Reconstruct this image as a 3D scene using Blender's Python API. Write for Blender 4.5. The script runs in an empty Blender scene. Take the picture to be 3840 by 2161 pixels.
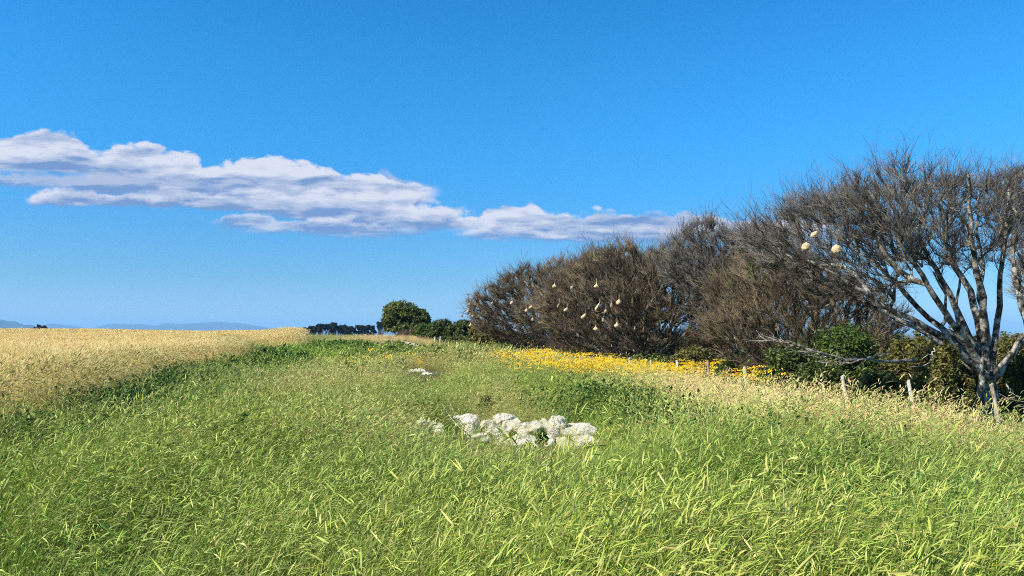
import bpy, math, random
import numpy as np
from mathutils import Vector, Matrix
R = math.radians
SC = bpy.context.scene
COL = SC.collection
rng = np.random.default_rng(7)

# ------------------------------------------------------------------ camera
EYE = 1.6
PITCH = math.atan(45/768)
cam = bpy.data.cameras.new('camera'); camo = bpy.data.objects.new('camera', cam); COL.objects.link(camo)
cam.lens = 27; cam.sensor_width = 36; cam.clip_start = 0.05; cam.clip_end = 100000
camo.location = (0, 0, EYE); camo.rotation_euler = (math.pi/2 + PITCH, 0, 0)
SC.camera = camo
def ray(us, vs):
    """source pixel (3840x2161) -> (x/y, z/y) slopes of its direction"""
    a = (us/3.75-512)/768; b = (288-vs/3.7517)/768
    c, s = math.cos(PITCH), math.sin(PITCH)
    y = c - b*s; z = s + b*c
    return a/y, z/y
def P(us, vs, Y):
    a, b = ray(us, vs); return np.array([a*Y, Y, EYE+b*Y])
def PZ(us, vs, z):
    a, b = ray(us, vs); Y = (z-EYE)/b; return np.array([a*Y, Y, z])

# ------------------------------------------------------------------ light, sky, exposure
EXPO = 1.0
SUN_EL, SUN_AZ = R(40), R(-118)          # azimuth measured from +Y towards +X
sd = Vector((math.sin(SUN_AZ)*math.cos(SUN_EL), math.cos(SUN_AZ)*math.cos(SUN_EL), math.sin(SUN_EL)))
sl = bpy.data.lights.new('sun', 'SUN'); so = bpy.data.objects.new('sun', sl); COL.objects.link(so)
sl.energy = 5.0; sl.angle = R(0.53); sl.color = (1.0, 0.93, 0.80)
so.rotation_euler = sd.to_track_quat('Z', 'Y').to_euler(); so.location = (-20, -20, 30)
SC.view_settings.view_transform = 'Standard'; SC.view_settings.look = 'None'
SC.view_settings.exposure = EXPO; SC.view_settings.gamma = 1.0; SC.view_settings.use_curve_mapping = False
SC.cycles.max_bounces = 5; SC.cycles.diffuse_bounces = 3; SC.cycles.glossy_bounces = 2
SC.cycles.transmission_bounces = 3; SC.cycles.volume_bounces = 0; SC.cycles.transparent_max_bounces = 4
SC.cycles.use_denoising = False; SC.cycles.filter_width = 1.1
SC.cycles.sample_clamp_indirect = 4

W = bpy.data.worlds.new('World'); SC.world = W; W.use_nodes = True
W.cycles.sampling_method = 'MANUAL'; W.cycles.sample_map_resolution = 256
class NT:
    def __init__(s, nt): s.t = nt
    def n(s, ty, **k):
        x = s.t.nodes.new(ty)
        for a, b in k.items(): setattr(x, a, b)
        return x
    def l(s, a, b): s.t.links.new(a, b)
    def inp(s, node, i, v):
        if hasattr(v, 'is_linked') or isinstance(v, bpy.types.NodeSocket): s.l(v, node.inputs[i])
        else: node.inputs[i].default_value = v
    def m(s, op, *a, clamp=False):
        x = s.n('ShaderNodeMath', operation=op, use_clamp=clamp)
        for i, v in enumerate(a): s.inp(x, i, v)
        return x.outputs[0]
    def ss(s, v, lo, hi):
        x = s.n('ShaderNodeMapRange', interpolation_type='SMOOTHSTEP'); s.l(v, x.inputs[0])
        s.inp(x, 1, lo); s.inp(x, 2, hi); return x.outputs[0]
    def mix(s, f, a, b):
        x = s.n('ShaderNodeMix', data_type='RGBA'); s.inp(x, 0, f)
        for i, v in ((6, a), (7, b)):
            if isinstance(v, tuple): v = v + (1.0,) if len(v) == 3 else v
            s.inp(x, i, v)
        return x.outputs[2]
    def noise(s, vec, scale, detail=4, rough=.55, dist=0.0, dim='3D'):
        x = s.n('ShaderNodeTexNoise', noise_dimensions=dim)
        if vec is not None: s.l(vec, x.inputs['Vector'])
        x.inputs['Scale'].default_value = scale; x.inputs['Detail'].default_value = detail
        x.inputs['Roughness'].default_value = rough; x.inputs['Distortion'].default_value = dist
        return x.outputs[0]
KC = 2**-EXPO
def srgb(r, g, b):
    f = lambda c: (c/255/12.92) if c/255 <= .04045 else ((c/255+.055)/1.055)**2.4
    return (f(r)*KC, f(g)*KC, f(b)*KC)

w = NT(W.node_tree); w.t.nodes.clear()
sky = w.n('ShaderNodeTexSky', sky_type='NISHITA', sun_disc=False, sun_elevation=SUN_EL, sun_rotation=SUN_AZ,
          air_density=1.0, dust_density=0.2, ozone_density=3.0)
tc = w.n('ShaderNodeTexCoord').outputs['Generated']
sx = w.n('ShaderNodeSeparateXYZ'); w.l(tc, sx.inputs[0])
# the phone's rendering of the sky is more saturated than the plain sky model: a grade by elevation
el = w.m('MULTIPLY', sx.outputs[2], 1.0)
grade = w.n('ShaderNodeValToRGB'); w.l(w.m('MULTIPLY', el, 2.0), grade.inputs[0])
GR = [(0.0, (0.494, 0.719, 1.051)), (0.034, (0.476, 0.706, 1.074)), (0.138, (0.328, 0.638, 0.939)), (0.242, (0.261, 0.683, 1.029)), (0.344, (0.189, 0.76, 1.148)), (0.477, (0.154, 0.866, 1.331)), (0.635, (0.13, 0.909, 1.38)), (0.792, (0.101, 0.876, 1.4)), (1.0, (0.101, 0.876, 1.4))]
e = grade.color_ramp.elements
e[0].position, e[0].color = GR[0][0], GR[0][1]+(1,)
e[1].position, e[1].color = GR[-1][0], GR[-1][1]+(1,)
for p_, c_ in GR[1:-1]:
    q = e.new(p_); q.color = c_+(1,)
GK = 2**(.5-EXPO)
vm = w.n('ShaderNodeVectorMath', operation='MULTIPLY'); w.l(sky.outputs[0], vm.inputs[0]); w.l(grade.outputs[0], vm.inputs[1])
SKYS = 0.10
vs_ = w.n('ShaderNodeVectorMath', operation='SCALE'); w.l(vm.outputs[0], vs_.inputs[0]); vs_.inputs[3].default_value = SKYS*GK
skycol = vs_.outputs[0]
# clouds: bands in direction space (x/y, z/y), each with a billowing top and a flat base
ysafe = w.m('MAXIMUM', sx.outputs[1], 0.05)
gu = w.m('DIVIDE', sx.outputs[0], ysafe); gv = w.m('DIVIDE', sx.outputs[2], ysafe)
cv = w.n('ShaderNodeCombineXYZ'); w.l(gu, cv.inputs[0]); w.l(w.m('MULTIPLY', gv, 1.7), cv.inputs[1]); gp = cv.outputs[0]
U0, U1, V0, V1 = -1.0, 1.0, -0.05, 0.45
gun = w.m('DIVIDE', w.m('SUBTRACT', gu, U0), U1-U0)
def vmul(v, k):
    x = w.n('ShaderNodeVectorMath', operation='MULTIPLY'); w.l(v, x.inputs[0]); x.inputs[1].default_value = k; return x.outputs[0]
def vadd(v, k):
    x = w.n('ShaderNodeVectorMath', operation='ADD'); w.l(v, x.inputs[0]); w.inp(x, 1, k); return x.outputs[0]
# textures shared by all bands
wn = w.n('ShaderNodeTexNoise', noise_dimensions='2D'); w.l(gp, wn.inputs['Vector']); wn.inputs['Scale'].default_value = 20; wn.inputs['Detail'].default_value = 2
gw = vadd(gp, vmul(wn.outputs['Color'], (.030, .030, 0)))
vn = w.n('ShaderNodeTexVoronoi', voronoi_dimensions='2D', feature='F1'); w.l(gw, vn.inputs['Vector']); vn.inputs['Scale'].default_value = 15
VOR = w.m('POWER', vn.outputs['Distance'], 1.6)
vn2 = w.n('ShaderNodeTexVoronoi', voronoi_dimensions='2D', feature='F1'); w.l(gw, vn2.inputs['Vector']); vn2.inputs['Scale'].default_value = 46
VOR2 = w.m('POWER', vn2.outputs['Distance'], 1.6)
FINE = w.noise(gp, 30, 7, .62, dim='2D')
BIG = w.noise(gp, 7, 2, .5, dim='2D')
gs = vmul(gp, (.55, 1.5, 1)); gs2 = vmul(vadd(gp, (-.011, .014, 0)), (.55, 1.5, 1))
N1 = w.noise(gs, 18, 7, .58, dim='2D'); N2 = w.noise(gs2, 18, 7, .58, dim='2D')
EMB = w.m('MULTIPLY', w.m('SUBTRACT', N1, N2), 2.3)
PAT = w.m('MULTIPLY', w.m('SUBTRACT', w.noise(gs, 6, 4, .6, dim='2D'), .5), 1.25)
def fcurve(pts):
    c = w.n('ShaderNodeFloatCurve'); w.l(gun, c.inputs['Value'])
    cc = c.mapping.curves[0]; pts = sorted(pts)
    xs = [((ray(x*1.4907, y*1.4904)[0]-U0)/(U1-U0), (ray(x*1.4907, y*1.4904)[1]-V0)/(V1-V0)) for x, y in pts]
    xs = [(0.0, xs[0][1])] + xs + [(1.0, xs[-1][1])]
    cc.points[0].location = xs[0]; cc.points[1].location = xs[-1]
    for p in xs[1:-1]: cc.points.new(*p)
    for p in cc.points: p.handle_type = 'AUTO'
    c.mapping.extend = 'HORIZONTAL'; c.mapping.update()
    return w.m('ADD', w.m('MULTIPLY', c.outputs[0], V1-V0), V0)
BR, MD, DK = srgb(226, 229, 242), srgb(180, 193, 222), srgb(120, 151, 203)
def layer(col, top, bot, x0, x1, seed, amp=.016, strength=1.0, br=BR, dk=DK, soft=.010, fade=.03, lift=0.0):
    T = fcurve(top); B = fcurve(bot)
    d = w.m('ADD', w.m('MULTIPLY', w.m('SUBTRACT', .34, w.m('ADD', VOR, w.m('MULTIPLY', VOR2, .5))), amp*1.7), w.m('MULTIPLY', w.m('SUBTRACT', FINE, .5), amp*2.2))
    Tt = w.m('ADD', T, d)
    Bb = w.m('ADD', B, w.m('MULTIPLY', w.m('SUBTRACT', FINE, .5), .014))
    dt = w.m('SUBTRACT', Tt, gv); db = w.m('SUBTRACT', gv, Bb)
    a = w.m('MULTIPLY', w.ss(dt, -.002, .0055), w.ss(db, -soft*.6, soft*.6))
    ex0 = ray(x0*1.4907, 700)[0]; ex1 = ray(x1*1.4907, 700)[0]
    wob = w.m('ADD', gu, w.m('MULTIPLY', w.m('SUBTRACT', BIG, .5), .12))
    a = w.m('MULTIPLY', a, w.m('MULTIPLY', w.ss(wob, ex0-.002, ex0+fade), w.m('SUBTRACT', 1.0, w.ss(wob, ex1-fade, ex1+.002))))
    a = w.m('MULTIPLY', a, strength)
    t = w.m('DIVIDE', db, w.m('MAXIMUM', w.m('SUBTRACT', Tt, Bb), .004))
    lit = w.m('ADD', w.m('ADD', w.m('MULTIPLY', t, .95), EMB), w.m('ADD', PAT, lift))
    s1 = w.mix(w.ss(lit, -.05, .45), dk, MD); s2 = w.mix(w.ss(lit, .35, 1.0), s1, br)
    return w.mix(a, col, s2)
c = skycol
fd = srgb(160, 185, 228)
c = layer(c, [(900,440),(940,432),(965,424),(990,436),(1040,455)], [(900,452),(1060,470)], 900, 1068, 9, amp=.006, strength=.75, dk=MD, br=MD)
c = layer(c, [(0,352),(60,338),(110,327),(170,333),(225,362),(300,380)], [(0,430),(250,438),(330,440)], -400, 250, 1, amp=.008, fade=.02)
c = layer(c, [(180,400),(240,385),(300,369),(385,364),(430,382),(468,374),(540,407),(610,401),(690,397),(760,415),(830,426),(930,442),(1000,455),(1060,466)],
          [(0,480),(200,482),(500,500),(700,525),(1000,515)], 190, 1075, 2, amp=.012, fade=.03)
c = layer(c, [(0,428),(100,436),(300,440),(400,448),(700,470)], [(0,468),(300,486),(600,500),(800,515)], -400, 800, 3, amp=.006, br=MD, strength=.9)
c = layer(c, [(60,484),(150,478),(300,482),(420,474),(500,472),(560,470),(650,472),(720,486)], [(60,517),(340,518),(560,527),(700,528)], 50, 700, 4, amp=.010, soft=.006, fade=.02)
c = layer(c, [(600,490),(700,480),(820,474),(950,482),(1050,492),(1190,517),(1240,511),(1340,512),(1370,530),(1440,537),(1500,527),(1560,542),(1600,540),(1660,523),(1715,542),(1850,534),(1950,545),(2050,550)],
          [(600,532),(900,572),(1040,578),(1150,578),(1400,600),(1900,602)], 600, 2150, 5, amp=.011, fade=.03)
c = layer(c, [(430,545),(560,546),(640,535),(760,540),(900,545),(1000,560),(1060,570)], [(430,558),(640,578),(840,592),(950,597),(1060,590)], 440, 1080, 6, amp=.009, strength=.9, fade=.06)
c = layer(c, [(1120,576),(1200,570),(1300,576),(1500,585),(1900,596)], [(1120,596),(1300,603),(1500,606),(1900,612)], 1120, 2200, 7, amp=.007, strength=.85, fade=.04)
c = layer(c, [(1290,684),(1330,672),(1360,684)], [(1280,690),(1380,690)], 1285, 1362, 8, amp=.003, strength=.5, br=MD, dk=MD, fade=.02)
front = w.m('GREATER_THAN', sx.outputs[1], 0.06)
col = w.mix(front, skycol, c)
bg = w.n('ShaderNodeBackground'); w.l(col, bg.inputs[0]); bg.inputs[1].default_value = 1.0
ow = w.n('ShaderNodeOutputWorld'); w.l(bg.outputs[0], ow.inputs[0])

# ------------------------------------------------------------------ helpers
def tag(o, label=None, cat=None, group=None, kind=None):
    if label: o['label'] = label
    if cat: o['category'] = cat
    if group: o['group'] = group
    if kind: o['kind'] = kind
    return o
def empty(name, loc, rz=0, scale=1.0):
    o = bpy.data.objects.new(name, None); COL.objects.link(o); o.location = loc
    o.rotation_euler = (0, 0, rz); o.scale = (scale,)*3; o.empty_display_size = .2; return o
def mesh(name, V, F, mats, mi=None, smooth=False):
    """V (n,3); F list of int arrays (m,k) or one array"""
    me = bpy.data.meshes.new(name)
    V = np.asarray(V, dtype=np.float32)
    if isinstance(F, np.ndarray): F = [F]
    F = [np.asarray(f, dtype=np.int32) for f in F if len(f)]
    loops = np.concatenate([f.ravel() for f in F]); cnt = np.concatenate([np.full(len(f), f.shape[1], dtype=np.int32) for f in F])
    me.vertices.add(len(V)); me.vertices.foreach_set('co', V.ravel())
    me.loops.add(len(loops)); me.loops.foreach_set('vertex_index', loops)
    me.polygons.add(len(cnt)); me.polygons.foreach_set('loop_start', np.concatenate([[0], np.cumsum(cnt)[:-1]]).astype(np.int32))
    if mi is not None: me.polygons.foreach_set('material_index', np.asarray(mi, dtype=np.int32))
    me.polygons.foreach_set('use_smooth', np.full(len(cnt), smooth))
    for m in (mats if isinstance(mats, (list, tuple)) else [mats]): me.materials.append(m)
    me.update(calc_edges=True); me.validate()
    return me
def obj(name, me, parent=None, loc=(0, 0, 0)):
    o = bpy.data.objects.new(name, me); COL.objects.link(o); o.location = loc
    if parent: o.parent = parent
    return o
def copy_tree(o, parent=None):
    c = o.copy(); COL.objects.link(c)
    if parent: c.parent = parent
    for ch in [x for x in bpy.data.objects if x.parent == o]: copy_tree(ch, c)
    return c
def hash2(ix, iy, s):
    h = (ix.astype(np.int64)*374761393 + iy.astype(np.int64)*668265263 + s*974634777) & 0xffffffff
    h = ((h ^ (h >> 13))*1274126177) & 0xffffffff
    return ((h ^ (h >> 16)) & 0xffff)/65535.0
def vnoise(x, y, s=0):
    x = np.asarray(x, float); y = np.asarray(y, float)
    ix = np.floor(x); iy = np.floor(y); fx = x-ix; fy = y-iy; fx = fx*fx*(3-2*fx); fy = fy*fy*(3-2*fy)
    a = hash2(ix, iy, s); b = hash2(ix+1, iy, s); c_ = hash2(ix, iy+1, s); d = hash2(ix+1, iy+1, s)
    return (a*(1-fx)+b*fx)*(1-fy)+(c_*(1-fx)+d*fx)*fy
def fbm(x, y, s=0, o=4):
    r = 0; a = .5
    for i in range(o): r = r+a*vnoise(x*2**i, y*2**i, s+i); a *= .5
    return r/(1-.5**o)
def sst(x, a, b):
    t = np.clip((x-a)/(b-a), 0, 1); return t*t*(3-2*t)

# ------------------------------------------------------------------ terrain shape
def edgeX(y): return np.interp(y, [0, 10.4, 13.3, 18.2, 23, 25, 30, 38.5, 41, 60, 100, 160, 400], [-5.4, -6.4, -7.0, -8.5, -9.7, -9.2, -10.6, -13.9, -11.4, -16.8, -28, -45, -112]) + .22*np.sin(y*1.7) + .12*np.sin(y*3.9+1)
FX = np.array([-50, 0, 41, 47, 53, 62, 85, 140]); 
def fenceX(y): return np.interp(y, [0, 41, 45, 53, 76, 140], [11.5, 5.5, .4, -4.3, -10.4, -26])
def H(x, y):
    x = np.asarray(x, float); y = np.asarray(y, float)
    strip = 1.02*sst(y, 20, 72)
    left = 1.22*sst(y, 22, 165)
    wl = sst(-(x-edgeX(y)), -2, 6)
    h = strip*(1-wl)+left*wl
    # slightly lower notch in the wheat horizon
    ang = x/np.maximum(y, 1)
    h = h - .42*wl*sst(y, 50, 150)*np.exp(-((ang+.40)/.10)**2)
    h = h - .30*wl*sst(y, 50, 150)*np.exp(-((ang+.27)/.05)**2)*0.2
    d = x-fenceX(y)
    dip = .80*sst(d, -8, -.5)*(1-sst(y, 44, 56))
    h = h - dip*sst(y, 2, 12)
    h = h + .16*(fbm(x*.16, y*.16, 3)-.5)*sst(y, 3, 12)
    h = h + .20*np.exp(-((x-.1)/1.5)**2-((y-11.2)/.9)**2) + .30*np.exp(-((x+3.3)/1.6)**2-((y-27)/2.2)**2)
    # beyond the crest the land falls away
    far = np.where(y > 0, y, 0)
    h = np.where(far > 165, h - .00022*(far-165)**1.75, h)
    h = np.maximum(h, -22)
    fs = (y > 82) & (x > edgeX(y))
    h = np.where(fs, h - np.minimum(.0035*(y-82)**1.5, 9), h)
    return np.maximum(h, -22)

# ------------------------------------------------------------------ materials
def newmat(name):
    m = bpy.data.materials.new(name); m.use_nodes = True; m.node_tree.nodes.clear(); return m, NT(m.node_tree)
def out(nt, sh, disp=None):
    o = nt.n('ShaderNodeOutputMaterial'); nt.l(sh, o.inputs[0])
def principled(nt, colr, rough=.8, spec=.3, bump=None, bs=.3, bd=.02):
    p = nt.n('ShaderNodeBsdfPrincipled'); nt.inp(p, 'Base Color', colr if not isinstance(colr, tuple) else colr+(1,))
    nt.inp(p, 'Roughness', rough); p.inputs['Specular IOR Level'].default_value = spec
    if bump is not None:
        b = nt.n('ShaderNodeBump'); nt.l(bump, b.inputs['Height']); b.inputs['Strength'].default_value = bs; b.inputs['Distance'].default_value = bd
        nt.l(b.outputs[0], p.inputs['Normal'])
    return p.outputs[0]
def leafy(name, greens, dry=None, inst=True, trans=.35, spec=.25, rough=.5, scale=3.0, bright=.5):
    """two tone leaf colour, optional instance attributes hue / dry"""
    m, t = newmat(name)
    if inst:
        hu = t.n('ShaderNodeAttribute', attribute_type='INSTANCER', attribute_name='hue').outputs['Fac']
        dr = t.n('ShaderNodeAttribute', attribute_type='INSTANCER', attribute_name='dry').outputs['Fac']
    else:
        hu = t.ss(t.noise(t.n('ShaderNodeTexCoord').outputs['Object'], scale, 3, .6), .35, .65); dr = None
    geo = t.n('ShaderNodeNewGeometry')
    rnd = geo.outputs['Random Per Island']
    c_ = t.mix(hu, greens[0], greens[1])
    if dry is not None and dr is not None: c_ = t.mix(dr, c_, dry)
    hs = t.n('ShaderNodeHueSaturation'); t.l(c_, hs.inputs['Color'])
    t.l(t.m('ADD', t.m('MULTIPLY', rnd, bright), 1-bright/2), hs.inputs['Value'])
    r2 = t.m('FRACT', t.m('MULTIPLY', rnd, 17.3)); t.l(t.m('ADD', t.m('MULTIPLY', r2, .04), .48), hs.inputs['Hue'])
    cc = hs.outputs[0]
    pr = principled(t, cc, rough, spec)
    tr = t.n('ShaderNodeBsdfTranslucent'); t.l(cc, tr.inputs[0])
    mx = t.n('ShaderNodeMixShader'); mx.inputs[0].default_value = trans; t.l(pr, mx.inputs[1]); t.l(tr.outputs[0], mx.inputs[2])
    out(t, mx.outputs[0]); return m
G1, G2 = (.085, .165, .028), (.17, .235, .045)
M = {}
M['blade'] = leafy('grass_blade', ((.088, .185, .014), (.22, .295, .032)), (.55, .43, .18), bright=1.0)
M['head'] = leafy('grass_head', ((.27, .43, .075), (.47, .53, .11)), (.78, .62, .31), bright=.8)
M['weed'] = leafy('weed_leaf', ((.035, .095, .018), (.08, .155, .026)), None, inst=False, bright=.9)
M['stem'] = leafy('weed_stem', ((.09, .16, .04), (.13, .2, .05)), None, inst=False)
M['petal'] = leafy('yellow_petal', ((.86, .53, .010), (.92, .65, .018)), None, inst=False, trans=.3, bright=.35)
M['wstalk'] = leafy('wheat_stalk', ((.78, .60, .27), (.70, .56, .22)), (.22, .26, .07), bright=.6)
M['whead'] = leafy('wheat_head', ((.86, .69, .34), (.78, .64, .29)), (.36, .36, .11), bright=.5)
def bark(name, a, b, scale=6, lo=.42, hi=.58, c3=None):
    m, t = newmat(name); v = t.n('ShaderNodeTexCoord').outputs['Object']
    f = t.ss(t.noise(v, scale, 6, .65), lo, hi)
    cc = t.mix(f, a, b)
    if c3: cc = t.mix(t.ss(t.noise(v, scale*2.7, 4, .6), .55, .7), cc, c3)
    out(t, principled(t, cc, .9, .15, t.noise(v, scale*5, 5, .7), .8, .03)); return m
M['bark'] = bark('grey_bark', (.03, .025, .02), (.38, .36, .31), 5, .42, .60, (.15, .12, .06))
M['twig'] = bark('dark_twig', (.05, .043, .036), (.19, .172, .145), 2.2)
M['twigb'] = bark('brown_twig', (.078, .058, .037), (.205, .16, .098), .8)
M['bonebark'] = bark('bleached_branch', (.16, .14, .115), (.46, .43, .37), 8)
M['leaf_dark'] = leafy('shrub_leaf_dark', ((.04, .065, .014), (.085, .11, .024)), None, inst=False, bright=.9, scale=1.2)
M['leaf_green'] = leafy('shrub_leaf_green', ((.05, .092, .014), (.10, .145, .024)), None, inst=False, bright=.9, scale=1.2)
M['leaf_olive'] = leafy('shrub_leaf_olive', ((.09, .09, .024), (.17, .155, .04)), None, inst=False, bright=.9, scale=1.2)
M['leaf_round'] = leafy('round_tree_leaf', ((.06, .085, .015), (.14, .16, .032)), None, inst=False, bright=.9, scale=.8)
M['leaf_far'] = leafy('far_tree_leaf', ((.012, .02, .014), (.022, .03, .018)), None, inst=False, trans=.15, spec=.1)
m, t = newmat('limestone'); v = t.n('ShaderNodeTexCoord').outputs['Object']
cc = t.mix(t.ss(t.noise(v, 5, 6, .6), .35, .7), (.50, .44, .35), (.78, .74, .66))
cc = t.mix(t.m('MULTIPLY', t.ss(t.noise(v, 22, 5, .7), .60, .72), .7), cc, (.36, .30, .22))
out(t, principled(t, cc, .95, .1, t.noise(v, 14, 8, .7), 1.0, .05)); M['rock'] = m
m, t = newmat('post_wood'); tcn = t.n('ShaderNodeTexCoord').outputs['Object']
mp = t.n('ShaderNodeMapping'); t.l(tcn, mp.inputs[0]); mp.inputs['Scale'].default_value = (22, 22, 1.6)
cc = t.mix(t.ss(t.noise(mp.outputs[0], 2.2, 5, .7), .38, .62), (.30, .28, .24), (.72, .70, .62))
out(t, principled(t, cc, .9, .15, t.noise(mp.outputs[0], 4, 4, .6), .6, .01)); M['post'] = m
m, t = newmat('brown_post_wood'); tcn = t.n('ShaderNodeTexCoord').outputs['Object']
mp = t.n('ShaderNodeMapping'); t.l(tcn, mp.inputs[0]); mp.inputs['Scale'].default_value = (22, 22, 1.6)
cc = t.mix(t.ss(t.noise(mp.outputs[0], 2.2, 5, .7), .38, .62), (.10, .075, .055), (.30, .24, .19))
out(t, principled(t, cc, .9, .15, t.noise(mp.outputs[0], 4, 4, .6), .6, .01)); M['postb'] = m
m, t = newmat('tan_post_wood'); tcn = t.n('ShaderNodeTexCoord').outputs['Object']
mp = t.n('ShaderNodeMapping'); t.l(tcn, mp.inputs[0]); mp.inputs['Scale'].default_value = (22, 22, 1.6)
cc = t.mix(t.ss(t.noise(mp.outputs[0], 2.2, 5, .7), .38, .62), (.16, .12, .085), (.46, .39, .30))
out(t, principled(t, cc, .9, .15, t.noise(mp.outputs[0], 4, 4, .6), .6, .01)); M['postt'] = m
def straw(name, a, b):
    m, t = newmat(name); v = t.n('ShaderNodeTexCoord').outputs['Object']
    mp = t.n('ShaderNodeMapping'); t.l(v, mp.inputs[0]); mp.inputs['Scale'].default_value = (30, 30, 70)
    mp.inputs['Rotation'].default_value = (.4, .3, .2)
    f = t.noise(mp.outputs[0], 1.0, 5, .7, .8)
    cc = t.mix(t.ss(f, .38, .62), a, b)
    out(t, principled(t, cc, .9, .1, f, 1.0, .02)); return m
M['nest'] = straw('nest_straw', (.34, .24, .13), (.80, .64, .41))
M['nest_grey'] = straw('nest_old_straw', (.24, .18, .12), (.46, .37, .26))
M['hole'] = bark('nest_hollow', (.02, .015, .01), (.05, .035, .02), 20)
m, t = newmat('soil'); 
geo = t.n('ShaderNodeNewGeometry').outputs['Position']
n1 = t.noise(geo, .35, 5, .6); n2 = t.noise(geo, 3.0, 6, .7)
cc = t.mix(t.ss(n1, .4, .6), (.085, .095, .03), (.15, .12, .06)); cc = t.mix(t.ss(n2, .4, .65), cc, (.05, .065, .02))
out(t, principled(t, cc, 1.0, .05, n2, 1.0, .1)); M['soil'] = m
m, t = newmat('wheat_soil'); geo = t.n('ShaderNodeNewGeometry').outputs['Position']
n2 = t.noise(geo, 2.0, 6, .7)
cc = t.mix(t.ss(n2, .35, .65), (.55, .40, .16), (.34, .26, .10))
out(t, principled(t, cc, 1.0, .05, n2, 1.0, .1)); M['wsoil'] = m
m, t = newmat('track_sand'); geo = t.n('ShaderNodeNewGeometry').outputs['Position']
n2 = t.noise(geo, 3.0, 6, .7); cc = t.mix(t.ss(n2, .3, .7), (.40, .30, .20), (.56, .44, .31))
out(t, principled(t, cc, 1.0, .05, n2, .8, .05)); M['sand'] = m
m, t = newmat('hill_rock'); geo = t.n('ShaderNodeNewGeometry').outputs['Position']
n2 = t.noise(geo, .0006, 6, .6); cc = t.mix(t.ss(n2, .35, .65), (.03, .045, .05), (.06, .07, .075))
out(t, principled(t, cc, 1.0, .05)); M['hill'] = m

# ------------------------------------------------------------------ ground, track, hills
def grid(name, xs, ys, fn, mats, mifn=None):
    X, Yg = np.meshgrid(xs, ys, indexing='ij'); Z = fn(X, Yg)
    V = np.stack([X, Yg, Z], -1).reshape(-1, 3); n, k = len(xs), len(ys)
    i = np.arange((n-1))[:, None]*k+np.arange(k-1)[None]; i = i.ravel()
    F = np.stack([i, i+k, i+k+1, i+1], 1)
    mi = None
    if mifn is not None:
        cx = V[F].mean(1); mi = mifn(cx[:, 0], cx[:, 1])
    return mesh(name, V, F, mats, mi, True)
def geom(a, b, n): return list(np.geomspace(a, b, n))
pos = list(np.arange(0, 60, .6)) + geom(60, 40000, 70)
xs = np.array(sorted(set([-v for v in pos]+pos))); 
ys = np.array(list(-np.array(geom(8, 20000, 20)))[::-1] + list(np.arange(-6, 110, .6)) + geom(110, 60000, 90))
g = obj('ground', grid('ground', xs, ys, H, [M['soil'], M['wsoil']], lambda x, y: (x < edgeX(y)-.3).astype(int)))
tag(g, kind='structure')
# two worn sandy ruts on the rise
def rut(pts, wd):
    V = []; 
    pts = np.array(pts); tt = np.linspace(0, 1, 28); seg = np.linspace(0, 1, len(pts))
    cx = np.interp(tt, seg, pts[:, 0]); cy = np.interp(tt, seg, pts[:, 1]); 
    for i, (a, b) in enumerate(zip(cx, cy)):
        w_ = wd*(.25+.75*math.sin(math.pi*min(max(tt[i], .02), .98)))*(1+.35*math.sin(i*1.9))
        for k in np.linspace(-1, 1, 5):
            x = a+k*w_+.1*math.sin(i*2.7+k); V.append((x, b, float(H(x, b))+.03+.02*(1-abs(k))))
    F = [[i*5+k, i*5+k+1, i*5+k+6, i*5+k+5] for i in range(27) for k in range(4)]
    return np.array(V), np.array(F)
def G0(us, vs):
    """ground point under a source pixel"""
    a, b = ray(us, vs)
    Ys = np.arange(3, 80, .1); z = EYE+b*Ys; h = H(a*Ys, Ys); i = np.argmax(z <= h)
    return (a*Ys[i], Ys[i]) if z[i] <= h[i] else (a*75, 75)
RUTS = [([(-5.9, 50), (-7.1, 55), (-8.4, 60), (-9.4, 64)], .42), ([(-9.8, 64), (-11.0, 68), (-12.4, 73)], .45), ([(-8.0, 49), (-9.1, 53), (-10.2, 57)], .28)]
Vs, Fs, o_ = [], [], 0
for p_, wd in RUTS:
    V, F = rut(p_, wd); Vs.append(V); Fs.append(F+o_); o_ += len(V)
tag(obj('path', mesh('path', np.concatenate(Vs), np.concatenate(Fs), M['sand'], smooth=True)), kind='structure')
def hills(name, prof, Y, depth, seed):
    us = np.linspace(prof[0][0], prof[-1][0], 90); top = np.interp(us, [p[0] for p in prof], [p[1] for p in prof])
    k = 14; V = []
    for i, (u, v) in enumerate(zip(us, top)):
        for j in range(k):
            f = j/(k-1); yy = Y+depth*f
            a, b = ray(u, v); z = (EYE+b*(Y+depth*.5)) + 60*(vnoise(np.array(i*.35), np.array(j*.5), seed)-.5)*(1-abs(2*f-1))
            prof_z = -25+(float(z)+25)*max(0, math.sin(math.pi*f))**.8
            V.append((a*yy, yy, prof_z))
    V = np.array(V); i = (np.arange(89)[:, None]*k+np.arange(k-1)[None]).ravel()
    return tag(obj(name, mesh(name, V, np.stack([i, i+k, i+k+1, i+1], 1), M['hill'], smooth=True)), kind='structure')
hills('hills', [(-900,1235),(-300,1215),(-60,1206),(0,1207),(25,1213),(60,1210),(85,1216),(130,1222),(150,1230),(190,1245)], 6500, 2000, 5)
hills('hills', [(120,1240),(180,1209),(240,1218),(300,1226),(340,1230),(400,1216),(440,1213),(500,1217),(560,1219),(640,1217),(700,1211),(780,1209),(860,1212),(900,1212),(960,1222),(1010,1232),(1100,1236),(1300,1244),(1700,1250)], 11000, 3000, 6)

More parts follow.
